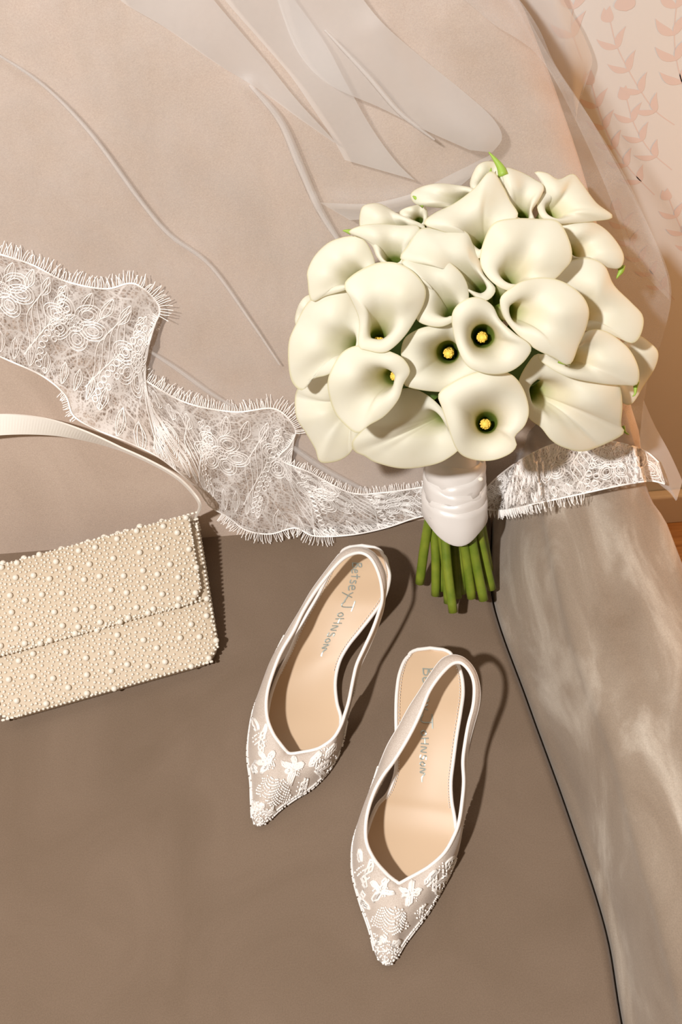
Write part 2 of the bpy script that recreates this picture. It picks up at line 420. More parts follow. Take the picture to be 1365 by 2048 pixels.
# backrest: a slab whose right side rounds over towards the top
edge = [B(x, y) for x, y in [(1292, 985), (1272, 840), (1248, 690), (1215, 520), (1170, 350), (1105, 170), (1040, 40)]]
eo = [(p[0], float(np.dot(p-OB, UB))) for p in edge]
out2 = [(eo[0][0]+0.004, -0.34)] + eo + [(eo[-1][0]-0.06, 0.56), (eo[-1][0]-0.15, 0.585)]
xc = (XL+0.149)/2
right = spline(out2, 46); left = [(2*xc-x, b) for x, b in right[::-1]]
ring = np.array(list(right)+list(left))
nn = len(ring)
tg = np.roll(ring, -1, 0)-np.roll(ring, 1, 0); tg[0] = (0, 1); tg[-1] = (0, -1); tg /= np.linalg.norm(tg, axis=1)[:, None]
nout = np.stack([tg[:, 1], -tg[:, 0]], 1)
prof = [(0.022*(1-sin(a)), -0.022*(1-cos(a))) for a in np.linspace(pi/2, 0, 7)]   # (inset, depth) from front face round to the side
prof = [(0.022*(1-sin(a)), 0.022*(1-cos(a))) for a in np.linspace(0, pi/2, 7)]
prof += [(0.0, 0.07), (0.004, 0.085), (0.02, 0.095)]
V = []
for ins, dp in prof:
    for (x, b), (nx, nb_) in zip(ring, nout):
        q = OB + np.array([x-nx*ins, 0, 0]) + UB*(b-nb_*ins) - NB*dp; V.append(q)
Fc = grid_faces(len(prof), nn, True); Fc.append(tuple(range(nn-1, -1, -1))); b0 = (len(prof)-1)*nn; Fc.append(tuple(range(b0, b0+nn)))
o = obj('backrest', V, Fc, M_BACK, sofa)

# ================================================================== shoes
# one-stroke handwriting for the foil signature on the insoles
GLY = {'B': (0.62, [[(0.05, 0), (0.08, 1)], [(0.0, 0.95), (0.38, 1.0), (0.42, 0.75), (0.10, 0.55), (0.48, 0.42), (0.46, 0.10), (0.0, 0.0)]]),
       'e': (0.42, [[(0.0, 0.28), (0.28, 0.34), (0.24, 0.55), (0.08, 0.5), (0.0, 0.22), (0.12, 0.0), (0.36, 0.10)]]),
       't': (0.34, [[(0.16, 0.85), (0.13, 0.0)], [(-0.04, 0.55), (0.34, 0.60)]]),
       's': (0.34, [[(0.28, 0.52), (0.10, 0.52), (0.08, 0.36), (0.25, 0.22), (0.2, 0.02), (0.0, 0.05)]]),
       'y': (0.62, [[(0.0, 0.52), (0.14, 0.20)], [(0.34, 0.56), (0.02, -0.45)], [(0.16, 0.18), (0.62, 0.02)]]),
       'J': (0.58, [[(-0.25, 0.95), (0.55, 1.08)], [(0.22, 1.0), (0.20, 0.15), (0.02, -0.08), (-0.22, 0.10)]]),
       'o': (0.38, [[(0.14, 0.5), (0.0, 0.25), (0.12, 0.0), (0.28, 0.2), (0.24, 0.45), (0.14, 0.5)]]),
       'H': (0.46, [[(0.0, 0.75), (0.02, 0.0)], [(0.0, 0.38), (0.32, 0.42)], [(0.34, 0.78), (0.32, 0.0)]]),
       'N': (0.44, [[(0.0, 0.0), (0.04, 0.6), (0.28, 0.02), (0.34, 0.62)]]),
       'S': (0.40, [[(0.30, 0.6), (0.08, 0.6), (0.06, 0.4), (0.28, 0.24), (0.22, 0.0), (0.0, 0.04)]]),
       'n': (0.9, [[(0.0, 0.0), (0.04, 0.6), (0.28, 0.02), (0.34, 0.55), (0.60, 0.30), (0.95, 0.34)]])}
def strokes(text):
    x = 0; out = []
    for ch in text:
        if ch == ' ': x += 0.16; continue
        wd, st = GLY[ch]
        for s in st: out.append([(x+a, b) for a, b in s])
        x += wd+0.06
    return out, x

def ribbon_strip(path, up, wdt, lift=0.0):
    """flat strip along a path, lying across the surface normals up"""
    path = np.asarray(path); T = np.gradient(path, axis=0); V = []
    for p, t, u in zip(path, T, up):
        s = norm(np.cross(u, t)); V += [p+u*lift+s*wdt/2, p+u*lift-s*wdt/2]
    return V, [(2*i, 2*i+1, 2*i+3, 2*i+2) for i in range(len(path)-1)]

def shoe(label, ox, oy, sc, tops, ins, tip, back, loc_px, text, w_text, t_text):
    cx = lambda q: (ox+q[0]/sc, oy+q[1]/sc)
    root = thing('slingback_shoe', label, 'shoe', P(*loc_px, 0.0), 'pair of embroidered slingbacks')
    # ---- insole surface from paired edge points, heel to toe
    Lp = [back] + [a for a, b, h in ins] + [tip]; Rp = [back] + [b for a, b, h in ins] + [tip]
    hs = [ins[0][2]] + [h for a, b, h in ins] + [ins[-1][2]]
    Lw = np.array([P(*cx(a), h) for a, h in zip(Lp, hs)]); Rw = np.array([P(*cx(b), h) for b, h in zip(Rp, hs)])
    Ls, Rs = spline_keep(Lw, 5), spline_keep(Rw, 5)
    # the heel end is an arch: its first span follows a half ellipse
    for k_ in range(1, 5):
        f_ = k_/5.0; a_ = math.acos(1-f_); ww = sin(a_)
        cen = Ls[0]*(1-f_)+(Ls[5]+Rs[5])/2*f_
        Ls[k_] = cen+(Ls[5]-Rs[5])/2*ww; Rs[k_] = cen-(Ls[5]-Rs[5])/2*ww
    n = len(Ls); C = 17
    def surf(t, w, lift=0.0):    # t in stations, w 0..1 left to right
        k = min(max(t*5, 0), n-1.001); i = int(k); f = k-i
        a = Ls[i]*(1-f)+Ls[i+1]*f; b = Rs[i]*(1-f)+Rs[i+1]*f
        return a+(b-a)*w + Z*(lift-0.0025*sin(pi*min(max(w, 0), 1)))
    V = []
    for i in range(n):
        for j in range(C): V.append(surf(i/5, j/(C-1)))
    o = obj('insole', V, grid_faces(n, C)[::1], M_INSOLE, root)
    # pressed crease across the ball of the insole, and stitching along the rim
    mb = MB()
    for side in (0.05, 0.95):
        for k in range(6, 60):
            t0, t1 = k*0.15, k*0.15+0.09
            if t1 > 8.5: break
            a, b = surf(t0, side, 0.0016), surf(t1, side, 0.0016)
            mb.add(*tube([a, (a+b)/2, b], 0.0003, 5))
    mb.build('stitching', M_THREADW, o, kind='stuff')
    # ---- white edge all round the insole, outsole under it
    loop = list(Ls)+list(Rs[::-1][1:-1])
    Vt, Ft = tube(loop+[loop[0], loop[1]], 0.0017, 8, False); obj('insole_edge', Vt, Ft, M_EDGE, root)
    V = []
    for dz in (0.0, -0.0042):
        for p in loop: V.append(p+Z*(dz-0.0005))
    Fc = grid_faces(2, len(loop), True); m_ = len(loop)
    b0 = m_
    for i in range(1, n-1):
        j, jj = (m_-i) % m_, (m_-i-1) % m_
        Fc.append((b0+i, b0+i+1, b0+jj, b0+j))
    obj('outsole', V, Fc, M_SOLE, root)
    # ---- heel: lofted from the heel seat down to a small tip
    hc = surf(2.2, 0.5); up_ = [surf(t, w) for t, w in [(0.25, .5), (0.6, .12), (1.3, .10), (2.2, .12), (3.1, .16), (3.7, .32), (3.9, .5), (3.7, .68), (3.1, .84), (2.2, .88), (1.3, .90), (0.6, .88)]]
    fw = norm(surf(5, .5)-surf(1, .5)); fw[2] = 0; sd = np.cross(Z, fw)
    foot = P(*project(surf(1.6, .5)), 0.0); foot = surf(1.5, .5).copy(); foot[2] = SEAT
    V = []
    for k in np.linspace(0, 1, 9):
        for i, p in enumerate(up_):
            a = 2*pi*i/len(up_); q = foot + (-fw*cos(a)*0.0065 - sd*sin(a)*0.006)
            q = foot + (norm([p[0]-hc[0], p[1]-hc[1], 0])*0.0062)
            e = 1-(1-k)**2.4
            xy = p*(1-e)+q*e; z = (p[2]-0.004)*(1-k)+(SEAT+0.0008)*k
            V.append((xy[0], xy[1], z))
    mm = len(up_); Fc = grid_faces(9, mm, True); Fc.append(tuple(range(8*mm, 9*mm)))
    h_ = obj('heel', V, Fc, M_SOLE, root)
    # ---- upper: band between the topline and its lower edge, wide over the toes, a strap round the heel
    top = spline_keep([P(*cx(a), z) for a, z, b, zb in tops], 5, True)
    low = spline_keep([P(*cx(b), zb) for a, z, b, zb in tops], 5, True)
    K = len(top); RW = 13; ctr = (top.mean(0)+low.mean(0))/2
    UPP = np.zeros((RW, K, 3))
    for r in range(RW):
        s = r/(RW-1)
        for k in range(K):
            a, b = top[k], low[k]; ln = np.linalg.norm(b-a)
            q = a+(b-a)*s
            q = q+Z*(0.17*ln*sin(pi*s)) + norm([(b-a)[0], (b-a)[1], 0])*0.05*ln*sin(pi*s)
            UPP[r, k] = q
    o = obj('upper', UPP.reshape(-1, 3), grid_faces(RW, K, True), M_UPPER, root, label='sheer nude mesh upper with narrow slingback strap')
    mod_solid(o, 0.0012)
    Vt, Ft = tube(list(top)+[top[0], top[1]], 0.0016, 8, False); obj('topline_binding', Vt, Ft, M_BIND, o)
    lo = [low[k] for k in range(K) if 8.5*5 <= k <= 26*5]
    Vt, Ft = tube(lo, 0.0009, 7); obj('strap_edge', Vt, Ft, M_BIND, o)
    # normals of the upper for the beading
    def up_at(k, s):
        k = k*5 % K; i = int(k); f = k-i; r = s*(RW-1); ri = min(int(r), RW-2); rf = r-ri
        g = lambda rr, kk: UPP[rr, kk % K]
        p = (g(ri, i)*(1-f)+g(ri, i+1)*f)*(1-rf)+(g(ri+1, i)*(1-f)+g(ri+1, i+1)*f)*rf
        du = g(ri, i+1)-g(ri, i); dv = g(ri+1, i)-g(ri, i)
        nrm = norm(np.cross(du, dv)); nrm = nrm if nrm[2] > 0 else -nrm
        return p, nrm
    bd, th = MB(), MB(); rg = random.Random(11)
    BV, BF = ICO1
    def bead(p, nrm, r, stretch=1.0, d=None):
        if d is None: V = BV*r
        else:
            d = norm(d-nrm*np.dot(d, nrm)); e = np.cross(nrm, d)
            V = np.outer(BV[:, 0]*r*stretch, d)+np.outer(BV[:, 1]*r, e)+np.outer(BV[:, 2]*r, nrm)
        bd.add(list(V+p+nrm*(r*0.6+0.0006)), BF)
    # find surface point nearest to a wanted pixel
    cand = [(k, s) for k in np.arange(0, K/5, 0.2) for s in np.linspace(0.06, 0.98, 24) if (k < 8.5 or k > 26)]
    cp = np.array([project(up_at(k, s)[0]) for k, s in cand])
    def near(px):
        i = int(np.argmin(((cp-np.array(px))**2).sum(1))); return cand[i]
    def patch(center, rx, ry, num, rot, jitter=0.0, r=0.0010):
        for i in range(num):
            a = i*2.39996; q = sqrt((i+0.5)/num)*(1+0.08*sin(5*a))
            x, y = rx*q*cos(a), ry*q*sin(a)
            px = (center[0]+x*cos(rot)-y*sin(rot), center[1]+x*sin(rot)+y*cos(rot))
            p, nn_ = up_at(*near(px)); bead(p, nn_, r*rg.uniform(0.75, 1.15))
    def petal(center, ang, ln, wd):
        """small embroidered leaf: satin-stitch strands side by side"""
        for j in range(-2, 3):
            pts = []; ups = []
            for t in np.linspace(0, 1, 6):
                x = ln*t; y = wd*(j/2.5)*sin(pi*(0.12+0.8*t))
                px = (center[0]+x*cos(ang)-y*sin(ang), center[1]+x*sin(ang)+y*cos(ang))
                p, nn_ = up_at(*near(px)); pts.append(p+nn_*0.0011); ups.append(nn_)
            th.add(*tube(np.array(pts), 0.0010, 6))
    g = lambda x, y: cx((x, y))
    return root, o, bd, th, bead, patch, petal, up_at, g, surf

def finish(sh, name_text, t0, t1, w0, w1, size):
    root, o, bd, th, bead, patch, petal, up_at, g, surf = sh
    rg = random.Random(5)
    for k in np.arange(1.5, 9.2, 0.055):          # rows of bugle beads along both sides of the sole
        for s in (0.93, 0.985):
            if rg.random() < 0.8:
                p, n_ = up_at(k, s); p2, _ = up_at(k, min(0.999, s+0.02)); bead(p, n_, 0.0009, 1.5, p2-p)
    for k in np.arange(24.2, 32.8, 0.055):
        for s in (0.93, 0.985):
            if rg.random() < 0.8:
                p, n_ = up_at(k, s); p2, _ = up_at(k, min(0.999, s+0.02)); bead(p, n_, 0.0009, 1.5, p2-p)
    for k in list(np.arange(-1.5, 1.5, 0.12)):    # beaded toe
        for s in (0.80, 0.86, 0.92, 0.97):
            s += rg.uniform(-0.03, 0.028)
            p, n_ = up_at((k+rg.uniform(-.1, .1)) % 34, s); bead(p, n_, 0.0009, 1.3, Z+n_*0.1+np.array([rg.uniform(-1, 1), rg.uniform(-1, 1), 0]))
    bd.build('beading', M_BEAD, o, kind='stuff')
    th.build('embroidery', M_THREADW, o, kind='stuff')
    st, ln = strokes(name_text); mb = MB()
    for s in st:
        q = spline(s, max(6, 5*len(s)))
        pts = []; ups = []
        for x, y in q:
            t = t0+(t1-t0)*x/ln; w_ = w0+(w1-w0)*x/ln+(y-0.4)*size
            pts.append(surf(t, w_, 0.0007)); ups.append(Z)
        mb.add(*ribbon_strip(pts, ups, 0.0011))
    insole = [c for c in root.children if c.name.startswith('insole') and not c.name.startswith('insole_edge')][0]
    mb.build('signature_print', M_FOIL, insole, smooth=False, label='silver foil handwriting on the insole')

T1 = [((335,1490),.030,(130,1985),.004),((365,1492),.030,(185,1960),.004),((440,1480),.031,(255,1890),.004),((500,1468),.033,(370,1805),.004),((560,1445),.036,(490,1730),.004),((640,1385),.040,(610,1600),.004),((690,1300),.044,(690,1450),.004),((718,1220),.047,(722,1300),.006),((745,1130),.051,(748,1190),.012),((775,980),.057,(785,1040),.035),((800,880),.062,(822,900),.052),((850,770),.068,(880,770),.060),((905,650),.074,(935,640),.067),((945,540),.080,(975,520),.073),((972,440),.085,(990,430),.078),((965,330),.089,(1000,330),.082),((935,230),.091,(985,240),.084),((890,155),.093,(920,130),.087),((830,122),.093,(835,88),.088),((760,133),.093,(750,92),.088),((690,175),.092,(675,140),.086),((600,275),.088,(575,265),.082),((510,395),.083,(485,390),.077),((430,525),.078,(410,520),.070),((370,650),.072,(320,670),.060),((290,785),.065,(260,790),.04),((240,900),.058,(205,910),.02),((195,1040),.052,(145,1080),.008),((180,1150),.049,(95,1210),.005),((190,1260),.045,(65,1370),.004),((230,1360),.039,(55,1520),.004),((280,1430),.034,(75,1690),.004),((305,1462),.032,(80,1820),.004),((322,1480),.030,(90,1950),.004)]
I1 = [((692,130),(975,135),.052),((642,198),(1010,208),.052),((590,300),(1022,300),.050),((530,420),(985,430),.047),((460,540),(910,540),.041),((400,660),(820,655),.034),((345,790),(740,755),.027),((290,900),(680,865),.020),((240,1010),(652,1000),.014),((205,1120),(662,1140),.010),((180,1260),(690,1260),.008),((150,1400),(660,1420),.006),((120,1560),(580,1580),.006),((100,1720),(420,1740),.006),((100,1880),(230,1880),.006)]
s1 = shoe('white beaded slingback standing closer to the lily bouquet, its strap round the heel', 480, 1070, 3.4125, T1, I1, (135, 1965), (835, 72), (610, 1400), '', 0, 0)
pt, pe = s1[5], s1[6]; g = s1[8]
pt(g(235, 1745), 32, 27, 190, 0.25)
for x, y, n_ in [(200, 1560, 34), (370, 1600, 34), (140, 1400, 30), (540, 1560, 40), (430, 1720, 16), (120, 1860, 20), (600, 1480, 24)]: pt(g(x, y), 15, 13, n_, 0.4)
for (x, y, a, l_) in [(200,1560,-2.2,26),(200,1560,-1.2,24),(200,1560,-3.0,22),(200,1560,2.2,20),(370,1600,-2.6,26),(370,1600,-1.5,26),(370,1600,1.9,26),(370,1600,-0.6,22),(370,1600,2.8,16),(150,1400,-1.2,30),(130,1340,-1.9,24),(150,1400,1.6,22),(520,1600,-0.6,30),(470,1580,-0.9,34),(520,1600,0.6,22),(580,1520,-1.0,30),(430,1720,-1.2,18),(430,1720,2.0,14),(130,1880,-1.0,16),(130,1880,-2.0,16),(170,1900,-0.4,16),(100,1560,1.4,18)]:
    pe(g(x, y), a, l_*1.15, 6.0)
finish(s1, 'Betsey JoHNSon', 1.75, 7.5, 0.40, 0.62, 0.17)

T2 = [((370,1510),.030,(280,2015),.004),((400,1495),.030,(335,1998),.004),((430,1478),.031,(385,1910),.004),((500,1440),.033,(450,1820),.004),((570,1395),.036,(540,1700),.004),((650,1320),.040,(655,1500),.004),((705,1225),.044,(728,1330),.006),((740,1130),.048,(748,1230),.008),((760,1000),.053,(765,1100),.014),((770,880),.058,(780,940),.035),((765,750),.066,(786,760),.057),((780,630),.073,(800,650),.065),((800,520),.080,(828,540),.073),((830,400),.086,(862,410),.080),((835,280),.090,(868,300),.084),((810,200),.092,(838,190),.087),((760,145),.093,(775,116),.088),((710,143),.093,(700,95),.088),((660,180),.092,(630,125),.088),((600,250),.090,(555,225),.084),((550,330),.086,(495,320),.080),((510,430),.081,(430,420),.074),((460,540),.076,(370,530),.068),((400,650),.070,(300,650),.058),((330,760),.064,(250,770),.045),((270,840),.060,(215,880),.03),((215,940),.056,(180,990),.02),((175,1060),.052,(135,1120),.008),((160,1170),.049,(95,1230),.006),((170,1270),.046,(80,1330),.004),((220,1370),.040,(85,1470),.004),((290,1450),.034,(130,1640),.004),((330,1485),.031,(185,1800),.004),((352,1500),.030,(225,1950),.004)]
I2 = [((430,98),(695,98),.052),((376,195),(750,198),.052),((355,320),(766,320),.050),((350,450),(750,450),.047),((352,600),(725,600),.041),((352,720),(705,750),.034),((345,830),(690,880),.027),((300,950),(695,1000),.020),((235,1025),(712,1100),.014),((185,1140),(725,1230),.009),((150,1280),(705,1370),.007),((150,1430),(630,1520),.006),((180,1600),(530,1680),.006),((220,1800),(420,1830),.006),((250,1930),(345,1950),.006)]
s2 = shoe('white beaded slingback beside the sofa arm seam, its loose strap flopped to one side', 680, 1280, 3.103, T2, I2, (285, 2000), (562, 50), (815, 1600), '', 0, 0)
pt, pe = s2[5], s2[6]; g = s2[8]
pt(g(315, 1740), 34, 26, 190, 0.1)
for x, y, n_ in [(255, 1560, 34), (440, 1580, 34), (150, 1440, 30), (590, 1510, 40), (500, 1700, 16), (270, 1890, 20), (655, 1420, 24)]: pt(g(x, y), 15, 13, n_, 0.4)
for (x, y, a, l_) in [(255,1560,-2.2,26),(255,1560,-1.1,28),(255,1560,0.2,24),(255,1560,2.2,22),(440,1580,-2.6,22),(440,1580,-1.4,24),(440,1580,1.9,22),(440,1580,-0.5,22),(440,1580,2.8,16),(160,1450,-1.0,34),(140,1380,-1.7,24),(160,1450,1.6,22),(580,1520,-0.6,30),(530,1520,-0.9,34),(580,1540,0.6,22),(650,1420,-1.0,26),(500,1700,-1.2,18),(150,1620,-1.6,20),(150,1620,0.9,16),(240,1890,-1.0,16),(290,1880,-2.0,16),(320,1890,-0.4,16)]:
    pe(g(x, y), a, l_*1.15, 6.0)
finish(s2, 'Betsey JoHNSon', 1.75, 7.2, 0.44, 0.50, 0.17)

# ================================================================== pearl clutch
Ob = P(440, 1318, 0.016); Xa = P(-12, 1445, 0.016)-Ob; BW = float(np.linalg.norm(Xa)); Xa = norm(Xa)
Ya = P(391, 1038, 0.054)-Ob
Ya -= Xa*np.dot(Ya, Xa); BH = float(np.linalg.norm(Ya)); Ya = norm(Ya)
Na = np.cross(Ya, Xa); Na = Na if Na[2] > 0 else -Na
TA = math.asin(Ya[2])
def thick(v): return (0.016+sin(TA)*min(max(v, 0), BH))/cos(TA)-0.0006   # wedge that fills the gap down to the seat
BT = 0.040
bag = thing('pearl_clutch', 'ivory clutch bag covered in pearls with a rounded front flap', 'handbag', Ob+Xa*BW/2)
def bagp(u, v, d=0.0): return Ob+Xa*(u-0.012*v/BH)+Ya*v+Na*d     # the soft bag has slumped a little to one side
def rrect(w0, w1, h0, h1, r, n=8, rt=None):
    pts = []
    for cx_, cy_, a0, rr in [(w0+r, h0+r, pi, r), (w1-r, h0+r, 1.5*pi, r), (w1-(rt or r), h1-(rt or r), 0, rt or r), (w0+(rt or r), h1-(rt or r), 0.5*pi, rt or r)]:
        for k in range(n+1):
            a = a0+0.5*pi*k/n; pts.append((cx_+rr*cos(a), cy_+rr*sin(a)))
    return np.array(pts)
def pad(outline, d0, d1, puff, ctr, rnd):
    """cushion-like solid: outline at depth d0..d1, front puffed up"""
    V = []; n = len(outline); c = np.array(ctr)
    lv = [(1-rnd*0.9, d0), (1.0, d0+rnd*0.5*(d1-d0)), (1.0, d1-rnd*0.35*(d1-d0)), (1-0.018, d1-0.0008), (0.95, d1), (0.8, d1+puff*0.45), (0.5, d1+puff*0.85), (0.2, d1+puff)]
    for s, d in lv:
        for p in outline:
            q = c+(p-c)*s; V.append(bagp(q[0], q[1], d if d >= 0 else d/BT*thick(q[1])))
    Fc = grid_faces(len(lv), n, True); Fc.append(tuple(range(n-1, -1, -1))); b = (len(lv)-1)*n; Fc.append(tuple(range(b, b+n)))
    return V, Fc
body = rrect(0, BW, 0.0, BH, 0.020, rt=0.012)
V, Fc = pad(body, -BT, 0.0, 0.004, (BW/2, BH/2), 0.25); obj('body', V, Fc, M_BAG, bag)
FL0 = BH*0.415
flap = rrect(0.006, BW-0.006, FL0, BH+0.004, 0.016, rt=0.006)
V, Fc = pad(flap, 0.002, 0.0085, 0.004, (BW/2, (FL0+BH)/2), 0.25); fo = obj('flap', V, Fc, M_BAG, bag)
from mathutils.bvhtree import BVHTree
_bv, _bf = [], []
for c in bag.children:
    k = len(_bv); _bv += [tuple(v.co) for v in c.data.vertices]; _bf += [tuple(i+k for i in p.vertices) for p in c.data.polygons]
BAGT = BVHTree.FromPolygons(_bv, _bf)
# pearls
rg = random.Random(21)
def puff(u, v, u0, u1, v0, v1, p):
    a = max(abs((u-(u0+u1)/2)/((u1-u0)/2)), abs((v-(v0+v1)/2)/((v1-v0)/2)))
    return p*max(0.0, min(1.0, (1-a)*1.6))
pts = []
def scatter(u0, u1, v0, v1, base, pf, big, n_try, gap, inside):
    loc = []
    cell = {}
    def ok(u, v, r):
        i, j = int(u/0.006), int(v/0.006)
        for a in (-1, 0, 1, -2, 2):
            for b in (-1, 0, 1, -2, 2):
                for (x, y, q) in cell.get((i+a, j+b), ()):
                    if (x-u)**2+(y-v)**2 < (r+q+gap)**2: return False
        return True
    for k in range(n_try):
        r = 0.0029 if k < big else rg.choice((0.0012, 0.0014, 0.0016))
        u, v = rg.uniform(u0, u1), rg.uniform(v0, v1)
        if not inside(u, v): continue
        if k < big and any((x-u)**2+(y-v)**2 < 0.014**2 for x, y, q in loc if q > 0.0025): continue
        if ok(u, v, r):
            loc.append((u, v, r)); cell.setdefault((int(u/0.006), int(v/0.006)), []).append((u, v, r))
    res = []
    for u, v, r in loc:
        h = BAGT.ray_cast(Vector(bagp(u, v, 0.05)), Vector(-Na))
        if h[0] is not None: res.append((np.array(h[0])+Na*r*0.55, r))
    return res
def in_poly(poly):
    def f(u, v):
        c = False; n = len(poly)
        for i in range(n):
            x0, y0 = poly[i]; x1, y1 = poly[(i+1) % n]
            if (y0 > v) != (y1 > v) and u < (x1-x0)*(v-y0)/(y1-y0)+x0: c = not c
        return c
    return f
pts += scatter(0.006, BW-0.006, FL0, BH+0.004, 0.0085, 0.004, 900, 26000, 0.0008, in_poly(flap))
pts += scatter(0, BW, 0, FL0+0.004, 0.0, 0.003, 260, 16000, 0.0008, in_poly(body))
def along(poly, d, step, r, closed=True):
    q = spline([(p[0], p[1], 0) for p in poly], int(sum(np.linalg.norm(np.diff(np.vstack([poly, poly[:1]]), axis=0), axis=1))/step), closed)
    return [(bagp(x, y, d if d > -0.003 else d/0.036*(thick(y)-0.002)), r) for x, y, z in q if d > -0.003 or (y > 0.02 and x < BW/2) or y > BH-0.02]
pts += along(flap, 0.0070, 0.0034, 0.0014)
pts += along(body, -0.0015, 0.0034, 0.0015)
for d in (-0.008, -0.014, -0.020, -0.026, -0.032): pts += along(body, d, 0.0046, 0.0014)
for k in range(30):              # bigger pearls crowding the top fold
    pts.append((bagp(0.006+(BW-0.012)*(k+rg.uniform(-.25, .25))/29.0, BH+0.0045+rg.uniform(0, 0.002), rg.uniform(-0.012, 0.004)), rg.uniform(0.0026, 0.0036)))
pts = [q for q in pts if np.dot(q[0]-OB, NB) > q[1]+0.001 and q[0][2] > SEAT+q[1]]
bigs = [p for p in pts if p[1] > 0.0024]; small = [p for p in pts if p[1] <= 0.0024]
me = bpy.data.meshes.new('pearl'); me.from_pydata([tuple(v) for v in ICO2[0]], [], ICO2[1]); me.polygons.foreach_set('use_smooth', [True]*len(me.polygons)); me.materials.append(M_PEARL)
bigs = sorted(bigs, key=lambda q: -q[1])[:295]
for p, r in bigs:
    o = bpy.data.objects.new('pearl', me); COL.objects.link(o); o.location = p; o.scale = (r, r, r); adopt(o, bag)
Vb, Fb = ICO1
VV = np.concatenate([Vb*r+p for p, r in small]); FF = (np.array(Fb)[None]+(np.arange(len(small))*len(Vb))[:, None, None]).reshape(-1, 3)
obj('seed_pearls', VV, FF, M_PEARL, bag, kind='stuff', label='tiny ivory seed pearls sewn close together')
# ribbon handle: rises from the right end of the bag and leans on the backrest
hp = [bagp(0.003, BH-0.010, -0.016), bagp(0.002, BH+0.004, -0.014)]
for x, y, of in [(400, 1012, 0.034), (386, 986, 0.032), (353, 954, 0.030), (303, 925, 0.026), (238, 896, 0.022), (165, 870, 0.019), (90, 853, 0.015), (0, 849, 0.013), (-80, 862, 0.015), (-160, 905, 0.020), (-215, 965, 0.026)]:
    hp.append(B(x, y, of))
hp.append(bagp(BW-0.003, BH+0.004, -0.014))
hp = spline(hp, 200); Tn = np.gradient(hp, axis=0); V = []
for i, (p, t) in enumerate(zip(hp, Tn)):
    k = i/199; a = np.interp(k, [0, 0.30, 0.47, 0.57, 0.80, 1.0], [0.05, 0.10, 0.62, 1.0, 0.6, 0.1])
    vd = norm(p-np.array([0.03, -0.67, 1.55])); side0 = norm(np.cross(vd, t)); side = norm(side0*a - vd*(1-a))
    wv = 0.0098
    nrm = norm(np.cross(t, side))
    for s, d in [(-1, 0.0008), (1, 0.0008), (1, -0.0008), (-1, -0.0008)]: V.append(p+side*wv*s+nrm*d)
Fc = grid_faces(200, 4, True)
obj('ribbon_handle', V, Fc, M_STRAP, bag, smooth=False, label='white satin ribbon handle')

